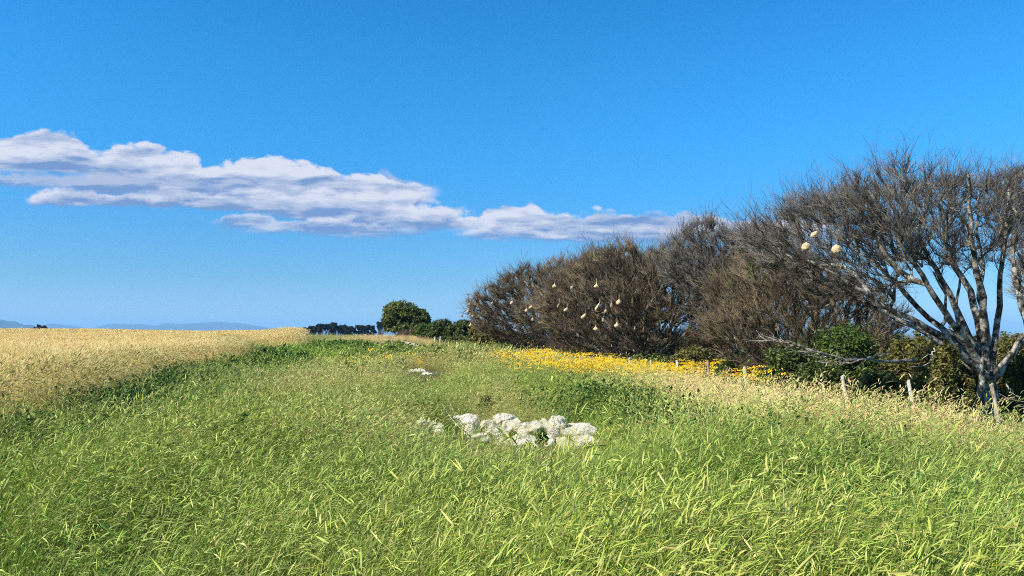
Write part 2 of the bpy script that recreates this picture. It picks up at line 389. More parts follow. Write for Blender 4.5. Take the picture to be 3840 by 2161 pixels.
# ------------------------------------------------------------------ plants scattered as stuff
def ribbons(V, F, MI, base, dirv, L, wd, segs, bend, mat, side=None, taper=1.0):
    """one curved blade appended to the lists"""
    d = np.array(dirv, float); d /= np.linalg.norm(d)
    hz = np.array([d[0], d[1], 0.0]); 
    if np.linalg.norm(hz) < 1e-3: hz = np.array([1., 0, 0])
    hz /= np.linalg.norm(hz)
    s = np.cross(hz, [0, 0, 1]) if side is None else side
    p = np.array(base, float); n0 = len(V)
    for i in range(segs+1):
        f = i/segs; ww = wd*.5*(1-f**1.6*taper)+.0004
        V.append(p-s*ww); V.append(p+s*ww)
        step = L/segs; d = d+hz*bend*.5/segs*(1+f)-np.array([0, 0, bend*.55/segs*(1+2*f)]); d /= np.linalg.norm(d)
        p = p+d*step
    for i in range(segs):
        a = n0+2*i; F.append((a, a+1, a+3, a+2)); MI.append(mat)
    return p, d
def spindle(V, F, MI, a, d, L, r, mat, droop=.4):
    d = d/np.linalg.norm(d); s = np.cross(d, [0.2, .3, 1.]); s /= np.linalg.norm(s); t_ = np.cross(d, s)
    n0 = len(V); p = np.array(a)
    for i, f in enumerate((.0, .3, .65, 1.0)):
        rr = r*(.25, 1.0, .8, .05)[i]; q = p+d*L*f-np.array([0, 0, droop*L*f*f])
        for k in range(3):
            an = k*2.094; V.append(q+s*rr*math.cos(an)+t_*rr*math.sin(an))
    for i in range(3):
        for k in range(3):
            a_ = n0+i*3+k; b_ = n0+i*3+(k+1) % 3; F.append((a_, b_, b_+3, a_+3)); MI.append(mat)
PROTO = {}
def add_proto(kind, V, F, MI, mats):
    PROTO.setdefault(kind, bpy.data.collections.new(kind))
    c_ = PROTO[kind]; n = len(c_.objects)
    me = mesh(kind, np.array(V), np.array(F), mats, MI, False)
    o = bpy.data.objects.new('%s_%02d' % (kind, n), me); c_.objects.link(o)
def tuft(rs, nb=38, ns=38, hb=(.30, .62), hs=(.40, .76), rad=.20, bw=.0042, hw=.0029, hl=(.045, .095), lean=.45, nh=1):
    V, F, MI = [], [], []
    for i in range(nb):
        a = rs.uniform(0, 6.283); r = rad*math.sqrt(rs.uniform()); b = (r*math.cos(a), r*math.sin(a), -.02)
        d = (lean*.5+rs.normal(0, .28), rs.normal(0, .28), 1)
        ribbons(V, F, MI, b, d, rs.uniform(*hb), bw*rs.uniform(.6, 1.3), 4, rs.uniform(.3, 1.7), 0)
    for i in range(ns):
        a = rs.uniform(0, 6.283); r = rad*math.sqrt(rs.uniform()); b = (r*math.cos(a), r*math.sin(a), -.02)
        d = (lean*.55+rs.normal(0, .16), rs.normal(0, .16), 1)
        p, dd = ribbons(V, F, MI, b, d, rs.uniform(*hs), .0030, 3, rs.uniform(.1, .75), 0, taper=.3)
        for k in range(nh):
            sp = dd+np.array([.15, 0, 0])+rs.normal(0, .2, 3)*(1 if nh == 1 else 2.2)
            spindle(V, F, MI, p-dd*.05*k, sp, rs.uniform(*hl), hw*rs.uniform(.7, 1.25), 1, rs.uniform(0, .45))
    return V, F, MI
rs = np.random.default_rng(11)
for i in range(12): add_proto('grass_tuft', *tuft(rs), [M['blade'], M['head']])
for i in range(6): add_proto('grass_clump', *tuft(rs, nb=26, ns=42, hb=(.3, .58), hs=(.42, .74), rad=.30, bw=.0058, hw=.0040, hl=(.05, .105)), [M['blade'], M['head']])
for i in range(5): add_proto('far_grass', *tuft(rs, nb=36, ns=40, hb=(.3, .58), hs=(.4, .7), rad=.44, bw=.013, hw=.0095, hl=(.09, .16)), [M['blade'], M['head']])
for i in range(6): add_proto('panicle_grass', *tuft(rs, nb=8, ns=26, hb=(.3, .55), hs=(.5, .85), rad=.24, bw=.006, hw=.0042, hl=(.035, .07), nh=4), [M['blade'], M['head']])
def weedp(rs, n=9, lf=.024):
    V, F, MI = [], [], []
    for i in range(n):
        b = np.array([rs.normal(0, .10), rs.normal(0, .10), 0]); d = np.array([rs.normal(0, .3), rs.normal(0, .3), 1])
        L = rs.uniform(.28, .5); p, dd = ribbons(V, F, MI, b, d, L, .005, 3, .2, 0, taper=.3)
        for k in range(15):
            f = rs.uniform(.35, 1.0); q = b+(p-b)*f; nn = rs.normal(0, 1, 3)+np.array([0, 0, 1.2]); nn /= np.linalg.norm(nn); a = np.cross(nn, rs.normal(0, 1, 3)); a /= np.linalg.norm(a); c_ = np.cross(nn, a); z_ = lf*rs.uniform(.6, 1.3)
            n0 = len(V); q = q+a*z_; V += [q-a*z_, q+c_*z_*.6, q+a*z_, q-c_*z_*.6]; F.append((n0, n0+1, n0+2, n0+3)); MI.append(1)
    return V, F, MI
for i in range(5): add_proto('weed_plant', *weedp(rs), [M['stem'], M['weed']])
for i in range(4): add_proto('far_weed', *weedp(rs, 12, .07), [M['stem'], M['weed']])
def wheat(rs, n, rad, sw, hw, hl=.085, awn=4, h=(.74, .92)):
    V, F, MI = [], [], []
    for i in range(n):
        b = (rs.uniform(-rad, rad), rs.uniform(-rad, rad), 0)
        d = (.10+rs.normal(0, .09), rs.normal(0, .09), 1)
        p, dd = ribbons(V, F, MI, b, d, rs.uniform(*h), sw, 3, rs.uniform(.1, .5), 0, taper=.3)
        sp = dd+np.array([.25, 0, 0])+rs.normal(0, .25, 3)
        spindle(V, F, MI, p, sp, hl*rs.uniform(.8, 1.2), hw, 1, rs.uniform(.1, .9))
        spn = sp/np.linalg.norm(sp)
        for k in range(awn):
            q = p+spn*hl*(.3+.2*k); ribbons(V, F, MI, q, spn+rs.normal(0, .22, 3), hl*.9, sw*.45, 1, .1, 1)
        if rs.uniform() < .6: ribbons(V, F, MI, b+np.array([0, 0, .3]), (rs.normal(0, .5), rs.normal(0, .5), 1), .3, sw*2.6, 3, 1.4, 0)
    return V, F, MI
for i in range(6): add_proto('wheat_near', *wheat(rs, 46, .27, .0045, .0085), [M['wstalk'], M['whead']])
for i in range(4): add_proto('wheat_mid', *wheat(rs, 60, .45, .009, .016, .11, 2), [M['wstalk'], M['whead']])
for i in range(4): add_proto('wheat_far', *wheat(rs, 60, 1.0, .02, .035, .20, 0), [M['wstalk'], M['whead']])

def scatter(name, proto, pts, rot, scl, dry, hue, sub=''):
    n = len(pts)
    me = bpy.data.meshes.new(name); me.vertices.add(n); me.vertices.foreach_set('co', np.asarray(pts, np.float32).ravel())
    def at(nm, ty, arr, key='value'):
        a = me.attributes.new(nm, ty, 'POINT'); a.data.foreach_set(key, np.asarray(arr).ravel())
    at('rot', 'FLOAT_VECTOR', np.asarray(rot, np.float32), 'vector'); at('scl', 'FLOAT', np.asarray(scl, np.float32))
    at('dry', 'FLOAT', np.asarray(dry, np.float32)); at('hue', 'FLOAT', np.asarray(hue, np.float32))
    at('idx', 'INT', rng.integers(0, len(PROTO[proto].objects), n).astype(np.int32))
    o = obj(name, me)
    ng = bpy.data.node_groups.new(name, 'GeometryNodeTree')
    ng.interface.new_socket('Geometry', in_out='INPUT', socket_type='NodeSocketGeometry')
    ng.interface.new_socket('Geometry', in_out='OUTPUT', socket_type='NodeSocketGeometry')
    N, L = ng.nodes, ng.links
    gi = N.new('NodeGroupInput'); go = N.new('NodeGroupOutput'); iop = N.new('GeometryNodeInstanceOnPoints'); ci = N.new('GeometryNodeCollectionInfo')
    ci.inputs['Collection'].default_value = PROTO[proto]; ci.inputs['Separate Children'].default_value = True; ci.inputs['Reset Children'].default_value = True
    iop.inputs['Pick Instance'].default_value = True
    def na(nm, ty):
        q = N.new('GeometryNodeInputNamedAttribute'); q.data_type = ty; q.inputs['Name'].default_value = nm
        return [s for s in q.outputs if s.enabled][0]
    L.new(gi.outputs[0], iop.inputs['Points']); L.new(ci.outputs[0], iop.inputs['Instance'])
    L.new(na('idx', 'INT'), iop.inputs['Instance Index']); L.new(na('scl', 'FLOAT'), iop.inputs['Scale'])
    e2r = N.new('FunctionNodeEulerToRotation'); L.new(na('rot', 'FLOAT_VECTOR'), e2r.inputs[0]); L.new(e2r.outputs[0], iop.inputs['Rotation'])
    L.new(iop.outputs[0], go.inputs[0])
    mod = o.modifiers.new('scatter', 'NODES'); mod.node_group = ng
    return o
def wedge(y0, y1, n_per, u0=-.74, u1=.74):
    """random points in the viewed wedge, with a margin, uniform per area"""
    A = (u1-u0)*(y1*y1-y0*y0)/2; n = int(A*n_per)
    y = np.sqrt(rng.uniform(y0*y0, y1*y1, n)); x = rng.uniform(u0, u1, n)*y
    return x, y
PILE1 = PZ(1920, 1620, .2); PILE2 = PZ(1560, 1405, .25)
PILE1L = PZ(1600, 1610, .15); PILE2L = PZ(1415, 1405, .2)
def cleared(x, y):
    k = np.ones_like(x, bool)
    def ell(c_, rx, ry): return ((x-c_[0])/rx)**2+((y-c_[1])/ry)**2 < 1
    k &= ~ell((PILE1[0]+.05, 9.6), 1.45, 2.1); k &= ~((x/np.maximum(y, 1) > -.15) & (x/np.maximum(y, 1) < -.02) & (y > 8.0) & (y < 11.7))
    k &= ~ell((-3.05, 25.4), .95, 2.6); k &= ~ell((-4.1, 26), .5, 1.6)
    for p_, wd in RUTS:
        p_ = np.array(p_); cx = np.interp(y, p_[:, 1], p_[:, 0]); k &= ~((y > p_[0, 1]-3.5) & (y < p_[-1, 1]+1) & (np.abs(x-cx) < wd*1.3+.15))
    return k
def shortmul(x, y):
    a = x/np.maximum(y, 1); m = 1-.62*np.exp(-((a+.118)/.040)**4)*sst(y, 14.5, 17)*(1-sst(y, 26, 29))
    m = m*(1-.40*np.exp(-((x-.05)/1.7)**4)*sst(y, 6.9, 7.6)*(1-sst(y, 11.5, 12.5)))
    return m*(1-.42*sst(x-fenceX(y), -3.5, -1)*sst(y, 9, 14)*(1-sst(y, 26, 32)))
def gauss(x, y, cx, cy, rx, ry): return np.exp(-((x-cx)/rx)**2-((y-cy)/ry)**2)
def dryness(x, y):
    d = .20*sst(fbm(x*.22+5, y*.22, 21), .48, .75)+.06*sst(y, 8, 20)
    for us, vs, rx, ry, a in ((3050, 1470, 2.2, 3.4, 1.3), (3330, 1530, 1.8, 2.0, 1.0), (2800, 1470, 1.5, 3, .6), (3250, 1620, 1.6, 1.5, .45), (2560, 1440, 2.0, 5, .4),
                              (2900, 1500, 1.8, 2.0, .6), (3150, 1565, 1.7, 1.2, .6), (2560, 1450, 1.8, 3.5, .45), (1760, 1362, 4, 5, .35), (2150, 1385, 2, 4, .25), (3480, 1600, 1.3, 1.2, .5), (1180, 1440, 1.6, 4, .3), (1840, 1460, .8, 2, .4), (1900, 1510, .7, 1.2, .4), (1700, 1620, .7, .8, .45), (1300, 1650, .5, .6, .5)):
        c_ = PZ(us, vs, .5); d = d+a*gauss(x, y, c_[0], c_[1], rx, ry)
    d = d+.6*gauss(x, y, PILE1[0], 9.6, 1.5, 1.2)
    # pale band this side of the fence and on the crest
    fd = x-fenceX(y)
    d = d+.85*np.exp(-((fd+2.2)/1.9)**2)*sst(y, 24, 32)*(.45+1.1*(fbm(x*.3, y*.2, 44)-.3))
    d = d+.75*sst(y, 52, 66)*sst(x, -16, -11)
    d = d+.25*sst(y, 40, 60)
    d = d-.5*gauss(x, y, *PZ(1000, 1350, .4)[:2], 6, 12)-.4*gauss(x, y, *PZ(2200, 1500, .4)[:2], 2, 6)
    return np.clip(d+.07+rng.normal(0, .17, len(x)), 0, 1)
def hueval(x, y):
    h = .52+1.5*(fbm(x*.30, y*.30, 31)-.5)-.3*gauss(x, y, 1.5, 7, 3.5, 3)
    h = h-.6*np.exp(-((x-edgeX(y)-1.6)/1.8)**2)*sst(y, 8, 12)
    return np.clip(h+rng.normal(0, .12, len(x)), 0, 1)
def wind(x, y, amp=.8):
    return (fbm(x*.45+3, y*.45, 51, 3)-.5)*2*amp*2 - .15
def mk(name, proto, x, y, smin, smax, lean=0.16, tall=None, wamp=.9):
    z = H(x, y)
    rot = np.stack([rng.normal(0, .07, len(x)), rng.normal(.0, .08, len(x))+lean*(.5+fbm(x*.8, y*.8, 61, 2)), wind(x, y, wamp)+rng.normal(0, .6, len(x))], 1)
    s = rng.uniform(smin, smax, len(x))*(.60+.78*fbm(x*.55, y*.55, 71, 3))*(1-.5*sst(y, 38, 54))*shortmul(x, y)
    if tall is not None: s = s*tall
    return scatter(name, proto, np.stack([x, y, z], 1), rot, s, dryness(x, y), hueval(x, y))
def grass_pts(y0, y1, dens):
    x, y = wedge(y0, y1, dens); k = (x > edgeX(y)-.35) & (x < fenceX(y)+7) & cleared(x, y) & ~((y > 80) & (y > 90))
    return x[k], y[k]
g_near = []
x, y = grass_pts(1.2, 9, 46); a_ = mk('grass', 'grass_tuft', x, y, .85, 1.1)
tag(a_, 'tall wind blown green grass of the near field', 'grass', kind='stuff')
x, y = grass_pts(7.5, 24, 20); a_ = mk('grass', 'grass_clump', x, y, .75, 1.0); tag(a_, 'green and straw coloured grass around the rocks', 'grass', kind='stuff')
x, y = grass_pts(22, 92, 6.5); a_ = mk('grass', 'far_grass', x, y, .75, 1.05, wamp=1.2); tag(a_, 'far grass rising to the crest of the field', 'grass', kind='stuff')
# taller pinkish grass where it has dried
x, y = grass_pts(7, 46, 12); dd = dryness(x, y); k = (dd > .42) & (rng.uniform(size=len(x)) < .75*(1-.85*sst(y, 19, 25)))
tag(mk('dry_grass', 'panicle_grass', x[k], y[k], .9, 1.15), 'pale pinkish dry grass on the hump and beside the rocks', 'dry grass', kind='stuff')
x, y = grass_pts(2.0, 20, 3.2); k = rng.uniform(size=len(x)) < .3+1.2*sst(fbm(x*.6, y*.6, 88), .4, .7); x, y = x[k], y[k]
tag(mk('dry_grass', 'panicle_grass', x, y, .85, 1.15), 'thin pale seeding stems standing through the green grass', 'dry grass', kind='stuff')
x, y = wedge(7.4, 11.6, 13); k = (((x-PILE1[0]-.05)/1.6)**2+((y-9.6)/2.2)**2 < 1) & ((x/y > -.06) | (rng.uniform(size=len(x)) < .25)); x, y = x[k], y[k]
tag(mk('dry_grass', 'panicle_grass', x, y, .62, .95), 'thin straw coloured grass standing among the near rocks', 'dry grass', kind='stuff')
def weeds_pts(y0, y1, dens):
    x, y = grass_pts(y0, y1, dens); e_ = x-edgeX(y)
    pr = .9*np.exp(-((e_-.9-.35*fbm(y*.5, y*0, 5))/(.55+.03*y))**2)*sst(y, 8, 11) + .05*(fbm(x*.5, y*.5, 77) > .62)
    for us, vs, rx, ry, a in ((2420,1520,1.2,1.5,.5),(2650,1590,.9,1.1,.8),(2250,1480,1.6,3,.5),(1300,1315,6,9,.6),(1000,1330,3,5,.6),(2150,1480,1.3,3,.4),(3150,1660,1.0,.7,.6),(520,1470,1.3,3,.5),(1440,1400,1.3,3,.6),(1780,1350,2.2,5,.5),(2480,1470,1.2,2.5,.6),(1450,1340,2.5,5,.5),(400,1700,.7,.5,.3),(2850,1560,.6,.8,.3)):
        c_ = PZ(us, vs, .45); pr = pr+a*gauss(x, y, c_[0], c_[1], rx, ry)
    k = rng.uniform(size=len(x)) < pr; return x[k], y[k]
x, y = weeds_pts(7, 22, 11); tag(mk('weeds', 'weed_plant', x, y, 1.0, 1.35), 'low dark broad leaved weeds among the grass and along the wheat', 'weeds', kind='stuff')
yy = rng.uniform(8.2, 26, 1500); xx = edgeX(yy)-.1+np.abs(rng.normal(0, .5, 1500))*(.6+.9*fbm(yy*.7, yy*0, 15)); kk = rng.uniform(size=1500) < .15+.75*sst(fbm(yy*.5, yy*0, 16), .35, .65)
tag(mk('weeds', 'weed_plant', xx[kk], yy[kk], 1.0, 1.4), 'dark weedy band in the shade along the edge of the wheat', 'weeds', kind='stuff')
x, y = weeds_pts(20, 58, 2.0); tag(mk('weeds', 'far_weed', x, y, .9, 1.25), 'far low dark weeds below the crest', 'weeds', kind='stuff')
# grass on the far side of the fence, thin, in the shade of the trees
def wheat_sc(proto, y0, y1, dens, s0, s1, u1=.2):
    x, y = wedge(y0, y1, dens, -.80, u1); k = x < edgeX(y)-.1; x, y = x[k], y[k]
    z = H(x, y); dryv = np.clip(.35*sst(fbm(x*.05, y*.09, 81), .52, .8)+.55*np.exp(-(-(x-edgeX(y))/.9)**2)*sst(y, 60, 20)+rng.normal(0, .1, len(x))+.5*sst(y, 120, 165)*sst(fbm(x*.03, y*.1, 9), .45, .6), 0, 1)
    tr = np.exp(-((x+22+.42*(y-60))/.8)**2)
    rot = np.stack([rng.normal(0, .05, len(x)), rng.normal(.04, .06, len(x)), wind(x, y, .7)+rng.normal(0, .7, len(x))], 1)
    s = rng.uniform(s0, s1, len(x))*(1-.25*tr)
    o = scatter('wheat_field', proto, np.stack([x, y, z], 1), rot, s, np.clip(dryv+.7*tr, 0, 1), np.clip(fbm(x*.1, y*.1, 90)+rng.normal(0, .2, len(x)), 0, 1))
    return o
tag(wheat_sc('wheat_near', 5, 32, 6.5, .95, 1.1), 'ripe golden wheat along the edge of the green strip', 'wheat', kind='stuff')
tag(wheat_sc('wheat_mid', 30, 80, 2.0, .95, 1.08), 'golden wheat in the middle of the field', 'wheat', kind='stuff')
tag(wheat_sc('wheat_far', 76, 240, .42, .95, 1.06), 'golden wheat running to the horizon', 'wheat', kind='stuff')
#@@PART2@@
# ------------------------------------------------------------------ bare trees
def nrm(v): return v/np.maximum(np.linalg.norm(v, axis=-1, keepdims=True), 1e-9)
def prisms(A, B, ra, rb, sides=3):
    n = len(A); d = nrm(B-A); ref = np.where(np.abs(d[:, 2:3]) < .9, np.array([[0, 0, 1.]]), np.array([[1., 0, 0]]))
    s = nrm(np.cross(d, ref)); t_ = np.cross(d, s); an = np.arange(sides)*2*math.pi/sides
    ring = s[:, None]*np.cos(an)[None, :, None]+t_[:, None]*np.sin(an)[None, :, None]
    V = np.concatenate([A[:, None]+ring*ra[:, None, None], B[:, None]+ring*rb[:, None, None]], 1).reshape(-1, 3)
    k = np.arange(sides); q = np.stack([k, (k+1) % sides, sides+(k+1) % sides, sides+k], 1)
    F = (q[None]+(np.arange(n)*2*sides)[:, None, None]).reshape(-1, 4)
    return V, F
def sweep(P_, r_, sides=9, seed=0):
    """continuous tapered limb through the points"""
    P_ = np.array(P_); n = len(P_); T = np.gradient(P_, axis=0); T = nrm(T)
    s = np.cross(T[0], [0.13, .9, .3]); s /= np.linalg.norm(s); V = []
    an = np.arange(sides)*2*math.pi/sides
    for i in range(n):
        s = s-T[i]*np.dot(s, T[i]); s /= np.linalg.norm(s); b = np.cross(T[i], s)
        rr = r_[i]*(1+.16*(vnoise(an*1.3+seed, np.full(sides, i*.9+seed), 5)-.5)*2)
        V.append(P_[i]+s*np.cos(an)[:, None]*rr[:, None]+b*np.sin(an)[:, None]*rr[:, None])
    V = np.concatenate(V); k = np.arange(sides); q = np.stack([k, (k+1) % sides, sides+(k+1) % sides, sides+k], 1)
    F = (q[None]+(np.arange(n-1)*sides)[:, None, None]).reshape(-1, 4)
    return V, F
def inpoly(x, z, poly):
    c_ = np.zeros(len(x), bool); n = len(poly); j = n-1
    for i in range(n):
        xi, zi = poly[i]; xj, zj = poly[j]
        with np.errstate(divide='ignore', invalid='ignore'):
            c_ ^= ((zi > z) != (zj > z)) & (x < (xj-xi)*(z-zi)/(zj-zi)+xi)
        j = i
    return c_
def polydist(x, z, poly):
    d = np.full(len(x), 1e9); n = len(poly)
    for i in range(n):
        a = np.array(poly[i]); b = np.array(poly[(i+1) % n]); ab = b-a; t_ = np.clip(((x-a[0])*ab[0]+(z-a[1])*ab[1])/np.dot(ab, ab), 0, 1)
        d = np.minimum(d, np.hypot(x-a[0]-t_*ab[0], z-a[1]-t_*ab[1]))
    return d
def bare_tree(name, Y, base, outline, limbs, n, ntw, r, mats, tip=.0055, twl=(.15, .4), twr=.006, hd=3.0, drift=(-.25, 0, .75), bf=.25, minlimb=.05, edge=1.0, seglen=.3, curl=.35, label='', cat='tree', expn=2.0, lowfill=0):
    r = np.random.default_rng(r)
    toW = lambda u, v, dy=0: P(u, v, Y)+np.array([0, dy, 0])
    poly = [tuple(toW(u, v)[[0, 2]]) for u, v in outline]
    b0 = toW(*base); b0[2] = H(b0[0], b0[1])-.15
    pos = [b0]; par = [-1]; pl = [0.0]; dr_ = [np.array([0, 0, 1.])]; limbnode = [True]
    def addn(p, q, isl=False):
        pos.append(p); par.append(q); L = np.linalg.norm(p-pos[q]); pl.append(pl[q]+L); dr_.append((p-pos[q])/max(L, 1e-6)); limbnode.append(isl); return len(pos)-1
    limb_r = {0: limbs[0][0] if limbs else .1}
    for rad, pts in limbs:
        # pts: (u, v, dy); the first attaches to the nearest node
        w_ = [toW(*p) for p in pts]; A = np.array(pos); q = int(np.argmin(np.linalg.norm(A-w_[0], axis=1)))
        L = 0; tot = sum(np.linalg.norm(w_[i+1]-w_[i]) for i in range(len(w_)-1))+np.linalg.norm(w_[0]-pos[q])+1e-6
        for p in w_:
            st = pos[q]; k = max(1, int(np.linalg.norm(p-st)/.28))
            for i in range(1, k+1):
                wob = r.normal(0, .028, 3) if i < k else 0
                L += np.linalg.norm(p-st)/k
                q = addn(st+(p-st)*i/k+wob, q, True); limb_r[q] = rad*(1-.75*L/tot)
    # targets inside the crown
    xs_, zs_ = zip(*poly); T = []
    while len(T) < n:
        x = r.uniform(min(xs_), max(xs_), 4000); z = r.uniform(min(zs_), max(zs_), 4000)
        k = inpoly(x, z, poly); x, z = x[k], z[k]; d = polydist(x, z, poly)
        keep = r.uniform(size=len(x)) < (.35+.65*np.exp(-d/edge)); x, z, d = x[keep], z[keep], d[keep]
        dep = np.minimum(hd, 1.5*np.sqrt(d*max(1.0, hd*.6))+.15)
        y = r.uniform(-1, 1, len(x))*dep
        T += list(np.stack([x, Y+y, z], 1))
    T = np.array(T[:n]); T = T+nrm(T-T.mean(0))*(1.7*(fbm(T[:, 0]*1.1+T[:, 1]*.6, T[:, 2]*1.1, int(base[0]), 3)-.60))[:, None]; T = T[np.argsort(np.linalg.norm(T-b0, axis=1)+r.normal(0, .3, n))]
    cap = len(pos)+n*14; A = np.zeros((cap, 3)); PL = np.zeros(cap); D = np.zeros((cap, 3)); m_ = len(pos); A[:m_] = pos; PL[:m_] = pl; D[:m_] = dr_
    for p in T:
        v = p-A[:m_]; L = np.linalg.norm(v, axis=1); cs = (v*D[:m_]).sum(1)/np.maximum(L, 1e-6)
        q = int(np.argmin(L*(1+.9*(1-cs))+bf*PL[:m_]+(L < .08)*5)); L0 = L[q]; k = max(1, min(12, int(L0/seglen+.5))); st = A[q].copy(); d0 = D[q]
        for i in range(1, k+1):
            f = i/k; lin = st+(p-st)*f; bow = d0*L0*curl*f*(1-f)
            q = addn(lin+bow+(r.normal(0, .035*min(1, L0), 3) if i < k else 0), q); A[m_] = pos[q]; PL[m_] = pl[q]; D[m_] = dr_[q]; m_ += 1
    pos = np.array(pos); par = np.array(par); N = len(pos); acc = np.full(N, 0.0); nch = np.bincount(par[1:], minlength=N)
    acc[nch == 0] = tip**expn
    for i in range(N-1, 0, -1):
        acc[par[i]] += acc[i]
    rad = acc**(1/expn)
    for k_, v_ in limb_r.items(): rad[k_] = max(rad[k_]*.7, v_)
    rad = np.minimum(rad, limbs[0][0]*1.0 if limbs else .2)
    # root flare
    hgt = pos[:, 2]-b0[2]; rad = np.where(limbnode & (hgt < .6) if len(limbnode) == N else False, rad*(1+.5*np.clip(1-hgt/.6, 0, 1)), rad)
    # chains for the thick part, prisms for the rest
    child = [[] for _ in range(N)]
    for i in range(1, N): child[par[i]].append(i)
    thick = rad > minlimb; Vt, Ft, o_ = [], [], 0; done = set()
    starts = [0]; ci = 0
    while starts:
        s0 = starts.pop(); ch = [s0] if s0 == 0 else [par[s0], s0]; cur = s0
        while True:
            cs_ = [c_ for c_ in child[cur] if thick[c_]]
            if not cs_: break
            cs_.sort(key=lambda c_: -rad[c_]); starts += cs_[1:]; cur = cs_[0]; ch.append(cur)
        if len(ch) > 1:
            rr = rad[ch].copy(); 
            if s0 != 0: rr[0] = min(rr[0], rr[1]*1.15)
            V, F = sweep(pos[ch], rr, 9 if rr.max() > .1 else 6, ci); ci += 1; Vt.append(V); Ft.append(F+o_); o_ += len(V)
    e = np.array([i for i in range(1, N) if not thick[i]])
    ra = rad[par[e]]; ra = np.minimum(ra, rad[e]*1.6)
    Vb, Fb = prisms(pos[par[e]], pos[e], ra, rad[e], 4)
    # twigs
    cand = e[rad[e] < tip*4.5]; root = cand[r.integers(0, len(cand), ntw)]
    cen = np.array([np.mean(xs_), Y, min(zs_)*.6+np.mean(zs_)*.4])
    o = nrm(pos[root]-cen); loc = nrm(pos[root]-pos[par[root]])
    d = nrm(.5*o+.6*loc+np.array(drift)*.7+r.normal(0, .30, (ntw, 3)))
    p = pos[root]+(pos[par[root]]-pos[root])*r.uniform(0, 1, (ntw, 1)); VV, FF, off = [Vb], [Fb], len(Vb)
    L = r.uniform(*twl, ntw)*np.where(r.uniform(size=ntw) < .2, r.uniform(1.5, 3.0, ntw), 1)
    rt = np.full(ntw, twr)*r.uniform(.7, 1.2, ntw)
    for s_ in range(3):
        q = p+d*(L/3)[:, None]
        V, F = prisms(p, q, rt*(1-.27*s_), rt*(1-.27*(s_+1)), 3); VV.append(V); FF.append(F+off); off += len(V)
        # side spur
        if s_ < 2:
            k = r.uniform(size=ntw) < .55; dd = nrm(d[k]+r.normal(0, .6, (k.sum(), 3))+np.array([0, 0, .2])); qq = q[k]+dd*(L[k]*.36)[:, None]
            V, F = prisms(q[k], qq, rt[k]*.6, rt[k]*.3, 3); VV.append(V); FF.append(F+off); off += len(V)
        p = q; d = nrm(d+r.normal(0, .33, (ntw, 3))+np.array([0, 0, .12]))
    root_o = empty(name, b0)
    tr = obj('trunk', mesh('trunk', np.concatenate(Vt)-b0, np.concatenate(Ft), mats[0], smooth=True), root_o)
    cr = obj('crown', mesh('crown', np.concatenate(VV)-b0, np.concatenate(FF), mats[1]), root_o)
    tag(root_o, label, cat)
    return root_o, pos
BT = [M['bark'], M['twig']]; BB = [M['bark'], M['twigb']]
T1, T1pos = bare_tree('bare_tree', 18.0, (3705, 1545),
  [(2770,900),(2830,790),(2930,725),(3030,690),(3150,660),(3300,650),(3450,645),(3560,670),(3620,650),(3700,655),(3790,680),(3800,760),(3740,900),(3700,1000),(3600,1010),(3480,990),(3400,1050),(3300,1120),(3150,1120),(3000,1080),(2880,1010)],
  [(.40, [(3700,1480,0),(3698,1410,0)]),
   (.14, [(3735,1500,.1),(3740,1420,.2),(3750,1340,.3)]),
   (.12, [(3668,1510,-.1),(3662,1430,-.2),(3655,1340,-.3)]),
   (.10, [(3690,1420,-.1),(3600,1350,-.3),(3500,1270,-.5),(3380,1215,-.8),(3250,1160,-1.0),(3100,1080,-1.2),(2950,1000,-1.4)]),
   (.09, [(3680,1400,.1),(3590,1300,.4),(3480,1220,.7),(3350,1150,1.0),(3220,1060,1.3),(3080,960,1.5),(2960,860,1.7)]),
   (.095, [(3690,1390,0),(3610,1290,-.2),(3530,1210,-.4),(3430,1110,-.8),(3340,1010,-1.1),(3240,890,-1.4),(3140,760,-1.6)]),
   (.09, [(3690,1380,.2),(3620,1270,.5),(3560,1190,.9),(3500,1090,1.3),(3400,960,1.6),(3320,830,1.8),(3260,700,2.0)]),
   (.10, [(3695,1380,.1),(3640,1260,.1),(3590,1150,.1),(3530,1050,0),(3460,920,0),(3400,780,.1)]),
   (.10, [(3705,1380,0),(3670,1230,-.2),(3640,1120,-.5),(3580,1000,-.8),(3540,860,-1.1),(3500,700,-1.4)]),
   (.11, [(3705,1390,0),(3695,1250,.2),(3690,1150,.4),(3660,1030,.6),(3620,900,.8),(3610,740,1.0)]),
   (.09, [(3710,1390,.1),(3725,1250,-.1),(3720,1150,-.3),(3700,1040,-.5),(3690,900,-.8),(3680,720,-1.0)]),
   (.09, [(3710,1390,.1),(3740,1260,.4),(3760,1170,.7),(3770,1050,1.0),(3760,920,1.2),(3740,760,1.4)]),
   (.07, [(3715,1400,-.1),(3765,1280,-.5),(3790,1200,-.8),(3820,1080,-1.0),(3820,930,-1.2)]),
   (.13, [(3720,1430,.1),(3790,1370,.3),(3880,1290,.5),(3980,1180,.8)]),
   (.05, [(3560,1225,-.4),(3540,1130,-.5),(3545,1040,-.6),(3500,960,-.7)]),
   (.05, [(3600,1200,.6),(3610,1100,.7),(3560,1010,.7)]),
   (.045, [(3400,1120,.6),(3420,1020,.7),(3380,930,.8),(3300,850,.8)])],
  1500, 12500, 1, BT, hd=2.8, twl=(.2, .5), twr=.0062, tip=.0062, drift=(-.3, 0, .75), bf=.18, minlimb=.022, label='tall bare grey tree with a windswept crown, forked trunk and pale fanning limbs')
